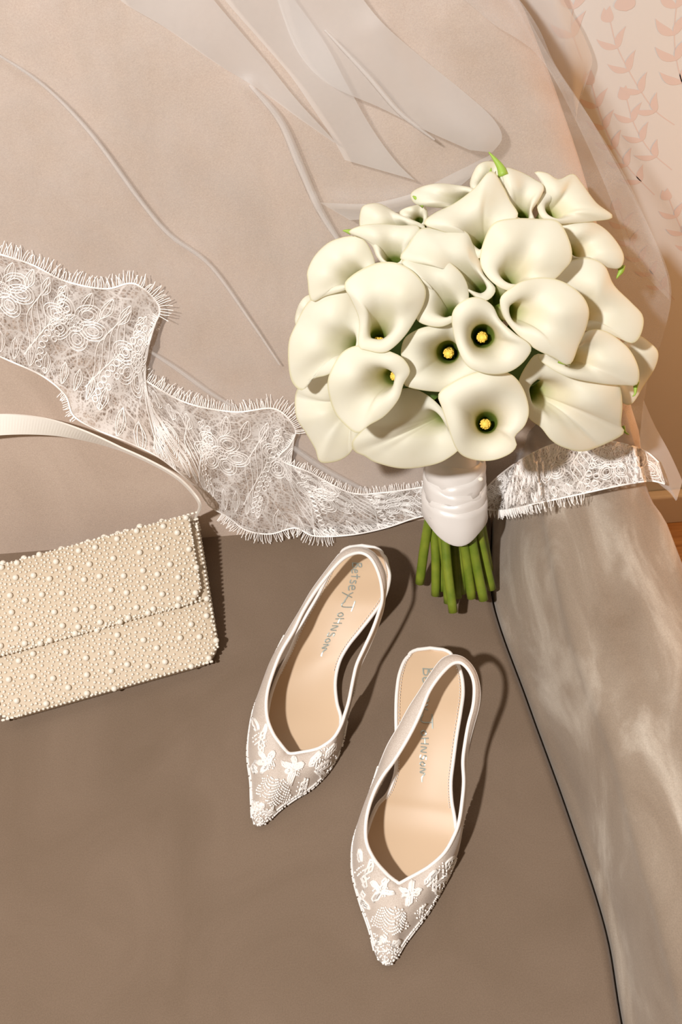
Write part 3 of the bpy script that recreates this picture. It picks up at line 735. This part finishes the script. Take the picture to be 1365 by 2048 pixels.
# ================================================================== bouquet of calla lilies
HC = B(940, 650, 0.080); DC = depth(HC)           # middle of the flower head, in front of the backrest
DB0 = depth(B(945, 628))
def dome(x, y):
    q = 1-((x-945)/400.0)**2-((y-628)/345.0)**2
    lean = 0.40*(depth(B(x, y))-DB0)               # the head leans along the backrest
    return DC+lean-0.078*sqrt(max(q, 0.0))
A0 = P(908, 1195, 0.012); A1 = B(908, 1000, 0.060); AX = norm(A1-A0)
WT = D(910, 925, depth(A1)-0.014)                  # top of the ribbon
bq = thing('bouquet', 'round bridal bouquet of cream calla lilies leaning on the backrest', 'bouquet', A0-Z*0.012)
NECK = WT + norm(HC-WT)*0.03
def lily(rim, T, off, tilt=0.0, curl=0.003, deep=0.030, r0=0.0065, spadix=None, open_=False, wave=0.0, seed=0, flat=5.6):
    R = spline([(x, y) for x, y in rim], 72, True)
    if open_: R = spline([(x, y) for x, y in rim], 72, False)
    n = len(R)
    off = off*1.9; dT = dome(*T)+off+deep; Tw = D(T[0], T[1], dT)
    cxy = R.mean(0); dC = dome(cxy[0], cxy[1])
    dT = dC+(dome(*T)-dC)*0.42+off+deep; Tw = D(T[0], T[1], dT)
    rw = []
    for k, (x, y) in enumerate(R):
        d = dC+(dome(x, y)-dC)*0.42+off             # every bloom opens towards its own side, flatter than the dome
        d += tilt*((y-T[1])/150.0) + wave*sin(2*pi*k/n*3+seed)
        if open_: d += 0.010*(k/n)-0.005
        rw.append(D(x, y, d))
    rw = np.array(rw); ax = norm(rw.mean(0)-Tw)
    ax = norm(ax*0.5 - norm(ray(*T))*0.5)
    rows = []; tint = []
    # tube from the neck of the bunch up to the throat
    base = NECK + (Tw-NECK)*0.10
    m1 = Tw-ax*0.05
    e1 = norm(np.cross(ax, rw[0]-Tw)); e2 = np.cross(ax, e1)
    angs = []
    for q in rw:
        l_ = q-Tw; l_ = l_-ax*np.dot(l_, ax); angs.append(norm(l_))
    for t in np.linspace(0, 0.92, 6):
        c = base*(1-t)**2+2*m1*t*(1-t)+Tw*t*t
        rr = 0.0045+(r0*0.8-0.0045)*t
        rows.append([c+a*rr for a in angs]); tint.append(0.02+0.05*t)
    for s in list(np.linspace(0, 0.96, 21))+[0.985, 0.995, 1.0]:
        row = []
        for q, a in zip(rw, angs):
            v = q-Tw; h = np.dot(v, ax); l_ = v-ax*h; ll = np.linalg.norm(l_)
            g = r0+(ll-r0)*(0.62*s+0.38*s**1.6) if ll > r0 else r0+(ll-r0)*s
            hh = h*(1-(1-s)**flat) + curl*(s*s*(1-s)*2.2) - curl*0.5*s**7
            row.append(Tw+a*g+ax*hh)
        rows.append(row); tint.append(0.15+0.85*s**0.52)
    V = [p for r in rows for p in r]; col = [t for t in tint for _ in range(n)]
    o = obj('calla_lily', V, grid_faces(len(rows), n, not open_), M_PETAL, bq, col=col)
    mod_solid(o, 0.0011)
    if spadix:
        a = Tw-ax*0.012; dr = ray(spadix[0], spadix[1])
        # head of the spadix: on the ray of its pixel, a little above the throat
        b = CAM + dr*((np.dot(Tw+ax*spadix[2]-CAM, ax))/np.dot(dr, ax))
        pa = [a+(b-a)*t for t in np.linspace(0, 1, 8)]; rr = [0.0036]*6+[0.0033, 0.0016]
        Vt, Ft = tube(pa, rr, 12); mbq = MB(); mbq.add(Vt, Ft)
        rs = random.Random(seed+40)
        for _ in range(60):
            t = rs.uniform(0.45, 0.98); th = rs.uniform(0, 2*pi); f = norm(b-a); u = norm(np.cross(f, [0.3, 0.2, 1])); vv = np.cross(f, u)
            c = a+(b-a)*t+(u*cos(th)+vv*sin(th))*0.0034*(1 if t < 0.85 else 0.75)
            mbq.add(list(ICO1[0]*0.0009+c), ICO1[1])
        mbq.build('spadix', M_SPADIX, o, kind=None)
    return o, Tw, ax
def tip(o, pts, d, r=0.0022):
    q = spline([D(x, y, d if np.isscalar(d) else dd) for (x, y), dd in zip(pts, [d]*len(pts))], 9)
    Vt, Ft = tube(q, np.linspace(r, 0.0004, 9), 8); obj('green_tip', Vt, Ft, M_TIP, o)

FL = {
 1: ([(878,788),(905,765),(950,745),(990,741),(1025,750),(1048,780),(1058,820),(1050,850),(1030,872),(1034,890),(1020,907),(985,920),(945,918),(915,900),(896,850),(885,815)], (974,846), -.018, dict(spadix=(970,848,.010), r0=.0085, deep=.036, flat=3.4)),
 2: ([(803,700),(812,675),(840,658),(870,650),(905,632),(930,655),(950,695),(962,742),(925,765),(895,782),(860,782),(825,776),(808,768),(814,745),(805,720)], (897,704), -.002, dict(spadix=(897,708,.010), r0=.009, deep=.034, flat=3.4)),
 3: ([(905,640),(912,615),(935,598),(960,596),(985,612),(1000,640),(1030,668),(1062,692),(1055,715),(1030,738),(1000,748),(965,745),(935,730),(915,690)], (966,672), -.014, dict(spadix=(965,676,.010), r0=.009, deep=.034, flat=3.4)),
 4: ([(655,770),(665,735),(685,705),(715,692),(755,697),(785,706),(806,718),(819,742),(806,768),(795,800),(768,832),(738,850),(715,866),(690,850),(667,820)], (788,752), -.018, dict(spadix=(790,753,.012), deep=.036)),
 5: ([(690,570),(705,550),(740,530),(770,523),(800,527),(830,545),(851,575),(848,605),(830,640),(810,670),(785,695),(765,704),(735,699),(718,690),(720,640),(705,600)], (756,678), -.008, dict(spadix=(759,683,.012), deep=.036)),
 6: ([(576,690),(590,650),(615,605),(650,583),(688,573),(708,600),(724,640),(722,690),(700,722),(655,748),(625,757),(602,780),(580,755)], (722,695), .006, dict(deep=.024)),
 7: ([(590,790),(605,765),(630,748),(655,742),(700,760),(730,800),(725,840),(712,880),(700,905),(675,922),(640,925),(630,900),(610,865),(592,835)], (732,792), .012, dict(deep=.024)),
 8: ([(703,885),(720,865),(735,848),(775,822),(795,783),(830,780),(870,805),(905,850),(922,890),(890,920),(850,933),(800,937),(750,925),(728,912),(708,903)], (894,828), .006, dict(deep=.026)),
 9: ([(1040,765),(1060,725),(1080,708),(1115,722),(1160,735),(1210,748),(1240,770),(1247,810),(1245,850),(1251,866),(1220,885),(1170,903),(1130,895),(1105,880),(1085,855),(1060,835),(1050,800)], (1056,778), -.002, dict(r0=.009)),
 10: ([(1003,600),(1020,580),(1050,562),(1090,556),(1130,565),(1165,590),(1180,620),(1175,655),(1160,690),(1142,729),(1110,715),(1070,695),(1035,665),(1012,635)], (1012,622), -.012, dict(deep=.024)),
 11: ([(1160,680),(1180,662),(1210,662),(1240,680),(1265,705),(1280,740),(1277,768),(1255,770),(1200,766),(1130,750),(1078,716),(1100,708),(1140,700)], (1120,712), -.006, dict(deep=.025)),
 12: ([(1240,695),(1275,672),(1300,685),(1318,705),(1312,735),(1290,770),(1265,808),(1240,800),(1215,770),(1225,730)], (1210,725), .012, {}),
 13: ([(1110,552),(1135,525),(1175,515),(1210,530),(1230,570),(1265,605),(1288,632),(1285,665),(1268,685),(1235,672),(1200,662),(1165,655),(1140,610)], (1142,636), .004, dict(deep=.024)),
 14: ([(962,520),(970,480),(990,445),(1030,436),(1080,437),(1118,442),(1140,480),(1145,515),(1130,537),(1105,560),(1060,575),(1030,580),(1002,573),(975,550)], (1010,576), -.004, dict(deep=.028)),
 15: ([(1118,445),(1150,443),(1185,443),(1215,460),(1240,490),(1250,515),(1240,535),(1205,530),(1180,522),(1160,518),(1135,505)], (1132,512), .010, dict(deep=.018)),
 16: ([(1072,343),(1095,345),(1120,358),(1148,347),(1165,365),(1195,405),(1228,432),(1190,440),(1150,444),(1115,444),(1085,432),(1078,402),(1098,375),(1090,358)], (1092,438), .007, dict(deep=.018)),
 17: ([(1008,335),(1040,342),(1070,358),(1088,372),(1078,398),(1064,420),(1068,442),(1030,440),(1012,400),(1003,365)], (1042,440), .008, dict(deep=.018)),
 18: ([(848,445),(870,425),(910,405),(950,375),(982,341),(1005,370),(1020,400),(1036,430),(1005,450),(978,480),(960,515),(935,490),(915,470),(880,458)], (968,500), .004, dict(deep=.024)),
 19: ([(942,372),(950,340),(965,325),(990,325),(1008,350),(1004,378),(970,388)], (985,385), .008, dict(deep=.02)),
 20: ([(821,388),(840,375),(870,368),(905,370),(948,380),(938,408),(900,415),(860,412),(830,406)], (945,408), .005, dict(deep=.014)),
 21: ([(720,452),(722,418),(735,408),(760,408),(790,425),(820,438),(848,452),(842,470),(790,470),(740,464)], (815,474), .008, dict(deep=.014)),
 22: ([(698,462),(725,450),(760,447),(800,450),(838,453),(825,490),(805,528),(772,528),(755,512),(745,490),(725,474)], (790,530), .005, dict(deep=.018)),
 23: ([(615,560),(615,540),(630,510),(660,483),(700,472),(725,478),(742,505),(748,535),(725,552),(705,562),(692,577),(650,590),(622,600)], (728,566), .008, dict(deep=.022)),
 24: ([(800,515),(815,490),(835,460),(860,455),(895,460),(930,462),(945,490),(957,520),(966,548),(990,578),(968,600),(930,575),(900,545),(860,522),(830,525)], (968,586), .004, dict(deep=.022)),
 25: ([(803,522),(840,510),(870,510),(900,525),(925,550),(936,580),(932,618),(905,642),(875,652),(838,642),(832,620),(845,590),(848,565),(830,543)], (908,632), .000, dict(deep=.022)),
 26: ([(590,640),(600,605),(620,590),(640,610),(635,655),(602,660)], (650,645), .012, dict(deep=.02)),
 27: ([(800,425),(830,411),(850,414),(854,445),(830,452)], (840,445), .010, dict(deep=.015, r0=.004)),
}
FO = {}
for k, (rim, T, off, kw) in FL.items():
    FO[k] = lily(rim, T, off, wave=0.0025, seed=k, **kw)[0]
tip(FO[22], [(702, 464), (693, 462), (686, 461)], dome(700, 462)+.008)
tip(FO[20], [(850, 405), (838, 400), (826, 392)], dome(835, 398)+.008, .0045)
tip(FO[19], [(1008, 352), (1002, 335), (990, 318), (978, 304)], dome(1000, 340)+.010, .0042)
tip(FO[15], [(1243, 532), (1243, 542), (1238, 550), (1234, 557)], dome(1243, 535)+.020, .0034)
tip(FO[11], [(1274, 760), (1272, 775), (1271, 788), (1266, 793)], dome(1272, 768)-.016, .0026)
tip(FO[9], [(1247, 852), (1251, 864), (1259, 869)], dome(1250, 862)-.005, .0018)
tip(FO[10], [(1118, 722), (1130, 727), (1142, 729)], dome(1130, 726)-.028, .0016)
tip(FO[18], [(978, 352), (982, 342), (983, 336)], dome(980, 345)+.006, .0016)
# dark leaves deep between the flowers
def leaf(pts, d, wd):
    q = spline([D(x, y, d) for x, y in pts], 12); V = []
    for i, p in enumerate(q):
        t = i/11; wv = wd*sin(pi*min(0.98, 0.08+0.9*t))**0.7; f = norm(q[min(i+1, 11)]-q[max(i-1, 0)]); s = norm(np.cross(f, FWD))
        V += [p-s*wv, p+FWD*0.004, p+s*wv]
    o = obj('leaf', V, grid_faces(12, 3), M_LEAF, bq); mod_solid(o, 0.0008)
leaf([(760, 760), (810, 690), (845, 640), (875, 600)], dome(840, 660)+.040, 0.017)
leaf([(880, 640), (930, 590), (975, 545), (1000, 500)], dome(960, 550)+.040, 0.016)
leaf([(1010, 770), (1050, 740), (1080, 705), (1100, 680)], dome(1050, 730)+.034, 0.014)
leaf([(800, 800), (845, 785), (890, 770)], dome(845, 785)+.036, 0.010)
# stems below the ribbon
ST = [((862,1020),(850,1090),(840,1166),-.004),((868,1030),(872,1110),(872,1190),.004),((882,1040),(892,1120),(898,1205),.0),((890,1040),(895,1130),(907,1224),-.016),((906,1040),(912,1110),(915,1195),.008),((916,1045),(922,1120),(924,1186),.012),((922,1045),(932,1110),(944,1196),-.012),((938,1040),(950,1110),(968,1200),-.010),((952,1030),(966,1100),(984,1178),-.004),((958,1020),(968,1080),(978,1140),.012),((930,1040),(940,1110),(950,1180),.014),((878,1040),(884,1120),(886,1180),.016)]
for (a, b, c, o_) in ST:
    end = P(*c, 0.010 if o_ > 0 else 0.014+0.9*abs(o_)); dt = depth(A1)+0.006+o_*1.1
    q0 = D(a[0]*0.8+182, a[1]-70, dt-0.014); q1 = D(a[0], a[1], dt)
    q2 = (q1+end)/2; bx = D(b[0], b[1], depth(q2))
    q = spline([NECK*0.25+q0*0.75, q0, q1, bx, end], 16)
    Vt, Ft = tube(q, 0.0043+0.0006*random.random(), 12); obj('stem', Vt, Ft, M_STEM, bq)
# satin ribbon, wound in overlapping slanted bands
axw = norm(D(910, 1045, depth(A1)+0.008)-WT); u1 = norm(np.cross(axw, FWD)); u2 = np.cross(axw, u1)
LN = float(np.linalg.norm(D(911, 1040, depth(A1)+0.008)-WT))
if np.dot(u2, FWD) > 0: u2 = -u2                 # u2 faces the viewer's side
bands = [(-0.42, 0.10, -0.20, 0.0268), (-0.14, 0.36, 0.30, 0.0275), (0.16, 0.50, -0.34, 0.0280), (0.32, 0.66, 0.26, 0.0284), (0.46, 0.80, -0.22, 0.0288), (0.60, 1.0, 0.14, 0.0294)]
for bi, (t0, t1, sl, rr) in enumerate(bands):
    V = []; nS = 48; prof_ = [(0.0, -0.0016), (0.04, 0.0), (0.3, 0.0006), (0.6, 0.0), (0.93, 0.0004), (1.0, -0.0012)]
    for f, dr in prof_:
        for k in range(nS):
            th = 2*pi*k/nS
            t = t0+(t1-t0)*f
            front = sin(th)
            sag = 0.16*front + sl*0.28*cos(th)*0.9
            if bi == 5 and f > 0.5: sag += (0.20*max(0, front)**3 - 0.02)*(f-0.5)*2
            z = LN*(t+sag-0.10)
            r = rr*(1+0.05*(t-0.5))+dr+0.0004*sin(7*th+bi)
            V.append(WT+axw*z+(u1*cos(th)+u2*sin(th))*r)
    o = obj('ribbon_band', V, grid_faces(len(prof_), nS, True), M_SATIN, bq)
# pearl-headed pins in the ribbon
for (x, y) in [(962, 958), (966, 921)]:
    dd = depth(WT+u2*0.02); p = D(x, y, dd); 
    Vt = ICO2[0]*0.0024+p; obj('pin_head', list(Vt), ICO2[1], M_PEARL, bq)

# ================================================================== bridal veil
veil = thing('bridal_veil', 'sheer ivory tulle veil with lace border draped over the backrest', 'veil', B(520, 1050, 0.01))
from mathutils.bvhtree import BVHTree
bpy.context.view_layer.update()
_V, _F = [], []
for c in sofa.children:
    if c.name.split('.')[0] in ('armrest', 'backrest', 'seat_cushion'):
        k = len(_V); _V += [tuple(v.co) for v in c.data.vertices]; _F += [tuple(i+k for i in p.vertices) for p in c.data.polygons]
TREE = BVHTree.FromPolygons(_V, _F)
def drape(x, y, off):
    """the sofa surface under the pixel, lifted off it by off"""
    d = ray(x, y); h = TREE.ray_cast(Vector(CAM), Vector(d))
    if h[0] is None: return P(x, y, H_ARM+off)
    p = np.array(h[0]); n_ = np.array(h[1]); n_ = n_ if np.dot(n_, d) < 0 else -n_
    return p - norm(d)*(off+(0.018 if x > 960 else 0.0))/max(0.45, -np.dot(n_, norm(d)))
def smooth_rows(W, k):
    """relax a grid of points so that the cloth bridges creases instead of following them"""
    for _ in range(k):
        Q = W.copy(); Q[1:-1] = W[1:-1]*0.4+(W[:-2]+W[2:])*0.3; W = Q
        Q = W.copy(); Q[:, 1:-1] = W[:, 1:-1]*0.4+(W[:, :-2]+W[:, 2:])*0.3; W = Q
    return W
LU = [(-30,500),(60,528),(130,562),(210,578),(270,568),(318,612),(308,652),(282,692),(275,742),(312,774),(380,808),(470,824),(550,818),(590,858),(580,890),(560,918),(620,945),(700,985),(770,985),(860,972)]
LL = [(-30,700),(20,722),(85,752),(130,790),(148,832),(195,860),(255,884),(312,911),(352,940),(395,978),(420,1012),(458,1035),(492,1060),(540,1068),(590,1056),(630,1072),(700,1070),(770,1056),(830,1036),(862,1030)]
RU = [(965,985),(1000,950),(1050,915),(1110,888),(1180,880),(1240,886),(1290,902),(1318,925)]
RL = [(965,1018),(1005,1020),(1060,1010),(1115,998),(1180,984),(1245,970),(1300,962),(1330,968)]
# ---- main sheet: a patch between four traced borders, with soft folds
mid = [((a[0]*0.45+b[0]*0.55), (a[1]*0.45+b[1]*0.55)) for a, b in zip(LU, LL)] + [(910, 990)] + [((a[0]+b[0])/2, (a[1]+b[1])/2) for a, b in zip(RU, RL)]
bot = spline(mid, 120)
topc = spline([(-30, -70), (300, -70), (700, -70), (1005, -70)], 120)
lft = spline([(-30, -70), (-30, 150), (-30, 350), (-30, mid[0][1])], 90)
rgt = spline([(1005, -70), (1040, 0), (1105, 122), (1190, 250), (1250, 350), (1300, 455), (1336, 540), (1343, 600), (1325, 680), (1300, 745), (1288, 820), (1292, 890), (mid[-1][0], mid[-1][1])], 90)
FOLDS = [([(-40, 90), (80, 165), (180, 265), (280, 400), (340, 470), (420, 530), (500, 640), (560, 730)], 7, .006), ([(500, 170), (560, 240), (600, 330), (640, 420), (690, 500)], 9, .007), ([(300, 690), (360, 740), (430, 790)], 9, .005), ([(600, 900), (660, 945), (720, 980)], 10, .005),
         ([(760, 60), (840, 200), (960, 290)], 26, .006), ([(900, 40), (1040, 180), (1180, 380), (1240, 520)], 30, .008), ([(1150, 480), (1230, 640), (1260, 800)], 22, .008), ([(60, 330), (200, 480), (380, 640)], 30, .003), ([(640, 400), (740, 410), (830, 395)], 12, .005)]
FP = [(spline(q, 60), w_, h_) for q, w_, h_ in FOLDS]
def fold_h(x, y):
    h = 0.0
    for q, w_, a in FP:
        d2 = ((q[:, 0]-x)**2+(q[:, 1]-y)**2).min(); h += a*math.exp(-d2/(2*w_*w_))
    return h
V = []; UVs = []; NU, NV = 120, 90
cor = (np.array([-30, -70]), np.array([1005, -70]), np.array(mid[0]), np.array(mid[-1]))
for j in range(NV):
    v = j/(NV-1)
    for i in range(NU):
        u = i/(NU-1)
        p = (1-v)*topc[i]+v*bot[i]+(1-u)*lft[j]+u*rgt[j]-((1-u)*(1-v)*cor[0]+u*(1-v)*cor[1]+(1-u)*v*cor[2]+u*v*cor[3])
        x, y = p
        off = 0.004+fold_h(x, y)+0.0012*sin(x*0.021+y*0.011)+0.0012*sin(x*0.009-y*0.017)
        k = max(0.0, (x-(1330-0.22*max(0, 930-y)))/150.0)      # off the side of the sofa it hangs a little away
        q = drape(x, y, max(off, 0.003)) if (y > 800 and x > 900) else B(x, y, max(off, 0.003))
        # lifted over the bouquet head where the flowers push it back against the sofa
        V.append(q); UVs.append((u*0.75, v*0.6))
obj('tulle_sheet', V, grid_faces(NV, NU), M_TULLE, veil, uv=UVs)
# ---- folded-over layers of the same tulle, each edge traced
def layer(name, poly, off, m, n=26, lift=0.0):
    """poly: two paired borders (a side, b side)"""
    a, b = poly; A_, B_ = spline(a, 60), spline(b, 60); V = []; U = []
    for i in range(60):
        for j in range(n):
            t = j/(n-1); x, y = A_[i]*(1-t)+B_[i]*t
            o_ = off+lift*sin(pi*t)+0.0015*sin(x*0.017+1.3*y*0.012)+fold_h(x, y)*0.6
            V.append(B(x, y, o_)); U.append((x*0.00045, y*0.00045))
    return obj(name, V, grid_faces(60, n), m, veil, uv=U)
layer('tulle_fold', ([(225, -40), (240, 0), (330, 55), (430, 125), (520, 180), (600, 238), (668, 285)], [(400, -40), (428, 0), (470, 50), (530, 120), (590, 195), (640, 250), (672, 285)]), .012, M_FOLD)
layer('tulle_fold', ([(425, -40), (450, 0), (520, 80), (580, 150), (625, 215), (665, 275), (690, 320)], [(560, -40), (590, 0), (650, 85), (690, 160), (740, 250), (790, 320), (830, 360)]), .014, M_FOLD)
layer('tulle_fold', ([(545, -40), (565, 30), (600, 110), (660, 170), (760, 215), (850, 260), (940, 300)], [(700, -40), (760, 40), (850, 120), (930, 185), (985, 235), (1005, 275), (985, 305)]), .017, M_FOLD)
layer('tulle_fold', ([(880, -40), (930, 0), (990, 50), (1060, 95), (1110, 160), (1180, 300), (1230, 420), (1260, 520)], [(1000, -40), (1040, 0), (1080, 60), (1112, 130), (1188, 248), (1288, 432), (1334, 545), (1340, 600)]), .014, M_TULLE)
layer('tulle_fold', ([(640, 405), (720, 408), (760, 404), (830, 385), (900, 350), (985, 308)], [(700, 440), (730, 438), (780, 428), (840, 410), (910, 380), (985, 316)]), .016, M_FOLD, 10)
# narrow pleats standing along the folds
def pleat(pts, w0, off):
    q = spline(pts, 60); T = np.gradient(q, axis=0); V = []; U = []
    for i, ((x, y), t) in enumerate(zip(q, T)):
        n_ = np.array([-t[1], t[0]])/np.linalg.norm(t); k = sin(pi*(0.04+0.92*i/59))**0.5; wv = w0*k
        for s, h in [(-1, 0.0), (-0.6, 0.8), (0, 1.0), (0.6, 0.8), (1, 0.0), (0.3, 0.25), (-0.4, 0.15)]:
            V.append(B(x+n_[0]*wv*s, y+n_[1]*wv*s, off+0.0025*h*k)); U.append((x*0.00045, y*0.00045))
    obj('tulle_pleat', V, grid_faces(60, 7), M_PLEAT, veil, uv=U)
pleat([(-40, 88), (80, 165), (180, 265), (280, 400), (340, 470), (420, 530), (500, 640), (560, 730)], 5, .006)
pleat([(500, 170), (560, 240), (600, 330), (640, 420), (690, 500)], 9, .007)
pleat([(280, 690), (350, 735), (420, 785), (480, 820)], 5, .006)
pleat([(540, 860), (600, 905), (660, 945), (740, 985)], 6, .006)
pleat([(650, 60), (735, 150), (800, 225), (870, 280)], 6, .018)
# ---- the part hanging behind, close to the wall beside the backrest
def hang(name, a, b, y_off, m, n=14):
    A_, B_ = spline(a, 50), spline(b, 50); V = []; U = []
    for i in range(50):
        for j in range(n):
            t = j/(n-1); x, y = A_[i]*(1-t)+B_[i]*t
            V.append(on_plane(x, y, np.array([0, 1.0, 0]), np.array([0, y_off+0.006*sin(t*5+i*0.08), 0]))); U.append((x*0.0004, y*0.0004))
    obj(name, V, grid_faces(50, n), m, veil, uv=U)
hang('tulle_tail', [(1010, -60), (1050, 20), (1085, 90), (1125, 170), (1150, 230), (1152, 250)], [(1105, -60), (1128, 0), (1160, 55), (1184, 112), (1180, 145), (1155, 215)], 0.232, M_PLEAT)
# corner of the veil falling over the outer side of the arm
cl = [[(1288, 800), (1310, 850), (1340, 905), (1366, 962)], [(1280, 880), (1298, 905), (1325, 945), (1354, 1003)], [(1285, 930), (1295, 945), (1310, 960), (1340, 985)]]
cs = [spline(q, 30) for q in cl]; V = []; U = []
for i in range(30):
    for j in range(12):
        t = j/11*2; a = int(min(t, 1.999)); f = t-a; x, y = cs[a][i]*(1-f)+cs[a+1][i]*f
        V.append(P(x, y, H_ARM+0.008-0.02*(i/29)**2)); U.append((x*0.00045, y*0.00045))
obj('tulle_corner', V, grid_faces(30, 12), M_FOLD, veil, uv=U)

HPX = spline([(345, 945), (300, 920), (238, 893), (165, 870), (90, 853), (0, 849)], 60)
# ---- lace border: net, corded motifs and an eyelash fringe
def lace_border(Uc, Lc, off, seed, fr_u, fr_l, surf_fn):
    rg = random.Random(seed); per = 14
    Us, Ls_ = spline_keep(Uc, per), spline_keep(Lc, per); n = len(Us); C = 24
    def pix(i, v): return Us[i]*(1-v)+Ls_[i]*v
    V = []; wpos = np.zeros((n, C, 3))
    for i in range(n):
        for j in range(C):
            v = j/(C-1); x, y = pix(i, v)
            o_ = off+0.0022*sin(x*0.03)*sin(v*3)+fold_h(x, y)*0.8+0.0014*sin(x*0.06+y*0.05)
            d2 = ((HPX-np.array([x, y]))**2).sum(1).min(); o_ += 0.036*math.exp(-d2/(2*42.0**2))    # it lies over the bag's handle
            wpos[i, j] = surf_fn(x, y, o_)
    Lu = np.concatenate([[0], np.cumsum(np.linalg.norm(np.diff(wpos[:, C//2], axis=0), axis=1))])
    uv = []
    for i in range(n):
        wd = np.linalg.norm(wpos[i, 0]-wpos[i, -1])
        for j in range(C): uv.append((Lu[i], (j/(C-1)-0.5)*wd))
    o = obj('lace_border', wpos.reshape(-1, 3), grid_faces(n, C), M_LACE, veil, uv=uv, label='scalloped ivory lace with corded flowers and fringe')
    width = np.array([np.linalg.norm(wpos[i, 0]-wpos[i, -1]) for i in range(n)])
    def at(u, v):                # u metres along, v 0..1 across
        k = np.interp(u, Lu, np.arange(n)); i = min(int(k), n-2); f = k-i; c = min(max(v, 0), 1)*(C-1); j = min(int(c), C-2); g = c-j
        return (wpos[i, j]*(1-f)+wpos[i+1, j]*f)*(1-g)+(wpos[i, j+1]*(1-f)+wpos[i+1, j+1]*f)*g
    def wid(u): return float(np.interp(u, Lu, width))
    cords = MB()
    def cord(pts, wv=0.0008, closed=False):      # pts in metres (u, s) with s across from the middle
        q = spline(pts, max(8, int(6*len(pts))), closed)
        if closed: q = np.vstack([q, q[:1]])
        w3 = np.array([at(u, 0.5+s/max(wid(u), 1e-4)) for u, s in q]) - FWD*0.0008
        up = [-FWD]*len(w3)
        cords.add(*ribbon_strip(w3, up, wv))
    tot = Lu[-1]
    # edge cords follow the scallops
    for v in (0.0, 1.0):
        w3 = wpos[:, 0 if v == 0 else C-1]-FWD*0.0009; cords.add(*ribbon_strip(w3, [-FWD]*n, 0.0013))
    def ring(u, s, r, k=10, wv=0.0008, e=1.0, rot=0.0, wob=0.0):
        cord([(u+r*(cos(a)*cos(rot)*e-sin(a)*sin(rot))*(1+wob*sin(5*a)), s+r*(cos(a)*sin(rot)*e+sin(a)*cos(rot))*(1+wob*sin(5*a))) for a in np.linspace(0, 2*pi, k, endpoint=False)], wv, True)
    x = 0.012
    while x < tot-0.005:
        wd = wid(x); h = wd/2
        # a rose: rippled petals round a honeycomb heart
        fc = rg.uniform(-0.25, 0.15)*wd; R0 = min(0.020, wd*0.30)
        for kq in range(6):
            a = kq*pi/3+rg.uniform(-.2, .2); cu, cs_ = x+R0*0.85*cos(a), fc+R0*0.75*sin(a)
            for rr in (1.0, 0.72, 0.45): ring(cu, cs_, R0*0.46*rr, 10, 0.0007, 1.25, a, 0.10)
        ring(x, fc, R0*0.40, 10, 0.0009, 1.1)
        for kq in range(7):
            a = kq*pi/3; ring(x+(0 if kq == 6 else R0*0.25*cos(a)), fc+(0 if kq == 6 else R0*0.25*sin(a)), 0.0020, 6, 0.0006)
        # nested scallop waves beside it
        for rr in range(5):
            cord([(x+R0*1.45+0.0032*rr+0.004*sin(t*9+rr), -h*0.85+t*wd*0.80) for t in np.linspace(0, 1, 9)], 0.0007)
        # chain of eyelets
        for t in np.linspace(0.1, 0.9, max(3, int(wd/0.0075))):
            ring(x+R0*2.35+0.004*sin(t*6), -h+t*wd, 0.0027, 8, 0.0009)
            if rg.random() < 0.7: ring(x+R0*2.35+0.0068+0.004*sin(t*6), -h+t*wd+0.003, 0.0025, 8, 0.0008)
        # leaves towards both edges
        for sgn in (-1, 1):
            for kq in range(4):
                bu = x+R0*(0.2+0.75*kq); ln = h*0.42
                for wv in (0.0042, 0.0020):
                    cord([(bu, sgn*h*0.50), (bu+wv+0.002, sgn*(h*0.50+ln*0.4)), (bu+0.003, sgn*(h*0.50+ln)), (bu+0.002-wv, sgn*(h*0.50+ln*0.45)), (bu, sgn*h*0.50)], 0.0006)
        x += R0*2.35+0.019
    cords.build('cording', M_CORD, o, kind='stuff')
    # eyelash fringe
    fr = MB()
    for side, spans, jj in (('u', fr_u, 0), ('l', fr_l, C-1)):
        e = wpos[:, jj]; inn = wpos[:, 3 if jj == 0 else C-4]
        Le = np.concatenate([[0], np.cumsum(np.linalg.norm(np.diff(e, axis=0), axis=1))])
        d = 0.0
        while d < Le[-1]:
            k = np.interp(d, Le, np.arange(n)); i = min(int(k), n-2); f = k-i; frac = k/(n-1)
            for s0, s1, ln in spans:
                if s0 <= frac <= s1:
                    p = e[i]*(1-f)+e[i+1]*f; t = norm(e[i+1]-e[i]); out_ = norm(np.cross(t, FWD)); 
                    if np.dot(out_, p-(inn[i]*(1-f)+inn[i+1]*f)) < 0: out_ = -out_
                    L_ = ln*rg.uniform(0.65, 1.15); bend = rg.uniform(-0.35, 0.35)
                    pts = [p+out_*L_*q_+t*L_*bend*q_*q_-FWD*0.0012 for q_ in (0, 0.35, 0.7, 1.0)]
                    fr.add(*ribbon_strip(pts, [-FWD]*4, 0.00055))
            d += rg.uniform(0.0010, 0.0026)
    fr.build('eyelash_fringe', M_CORD, o, kind='stuff')
    return o
lace_border(LU, LL, 0.009, 4, [(0, 0.62, .0105), (0.62, 0.80, .013), (0.80, 1, .007)], [(0.15, 0.22, .006), (0.56, 0.82, .009)], lambda x, y, o_: drape(x, y, o_) if y > 1030 else B(x, y, o_))
lace_border(RU, RL, 0.011, 9, [], [(0, 0.55, .008)], drape)
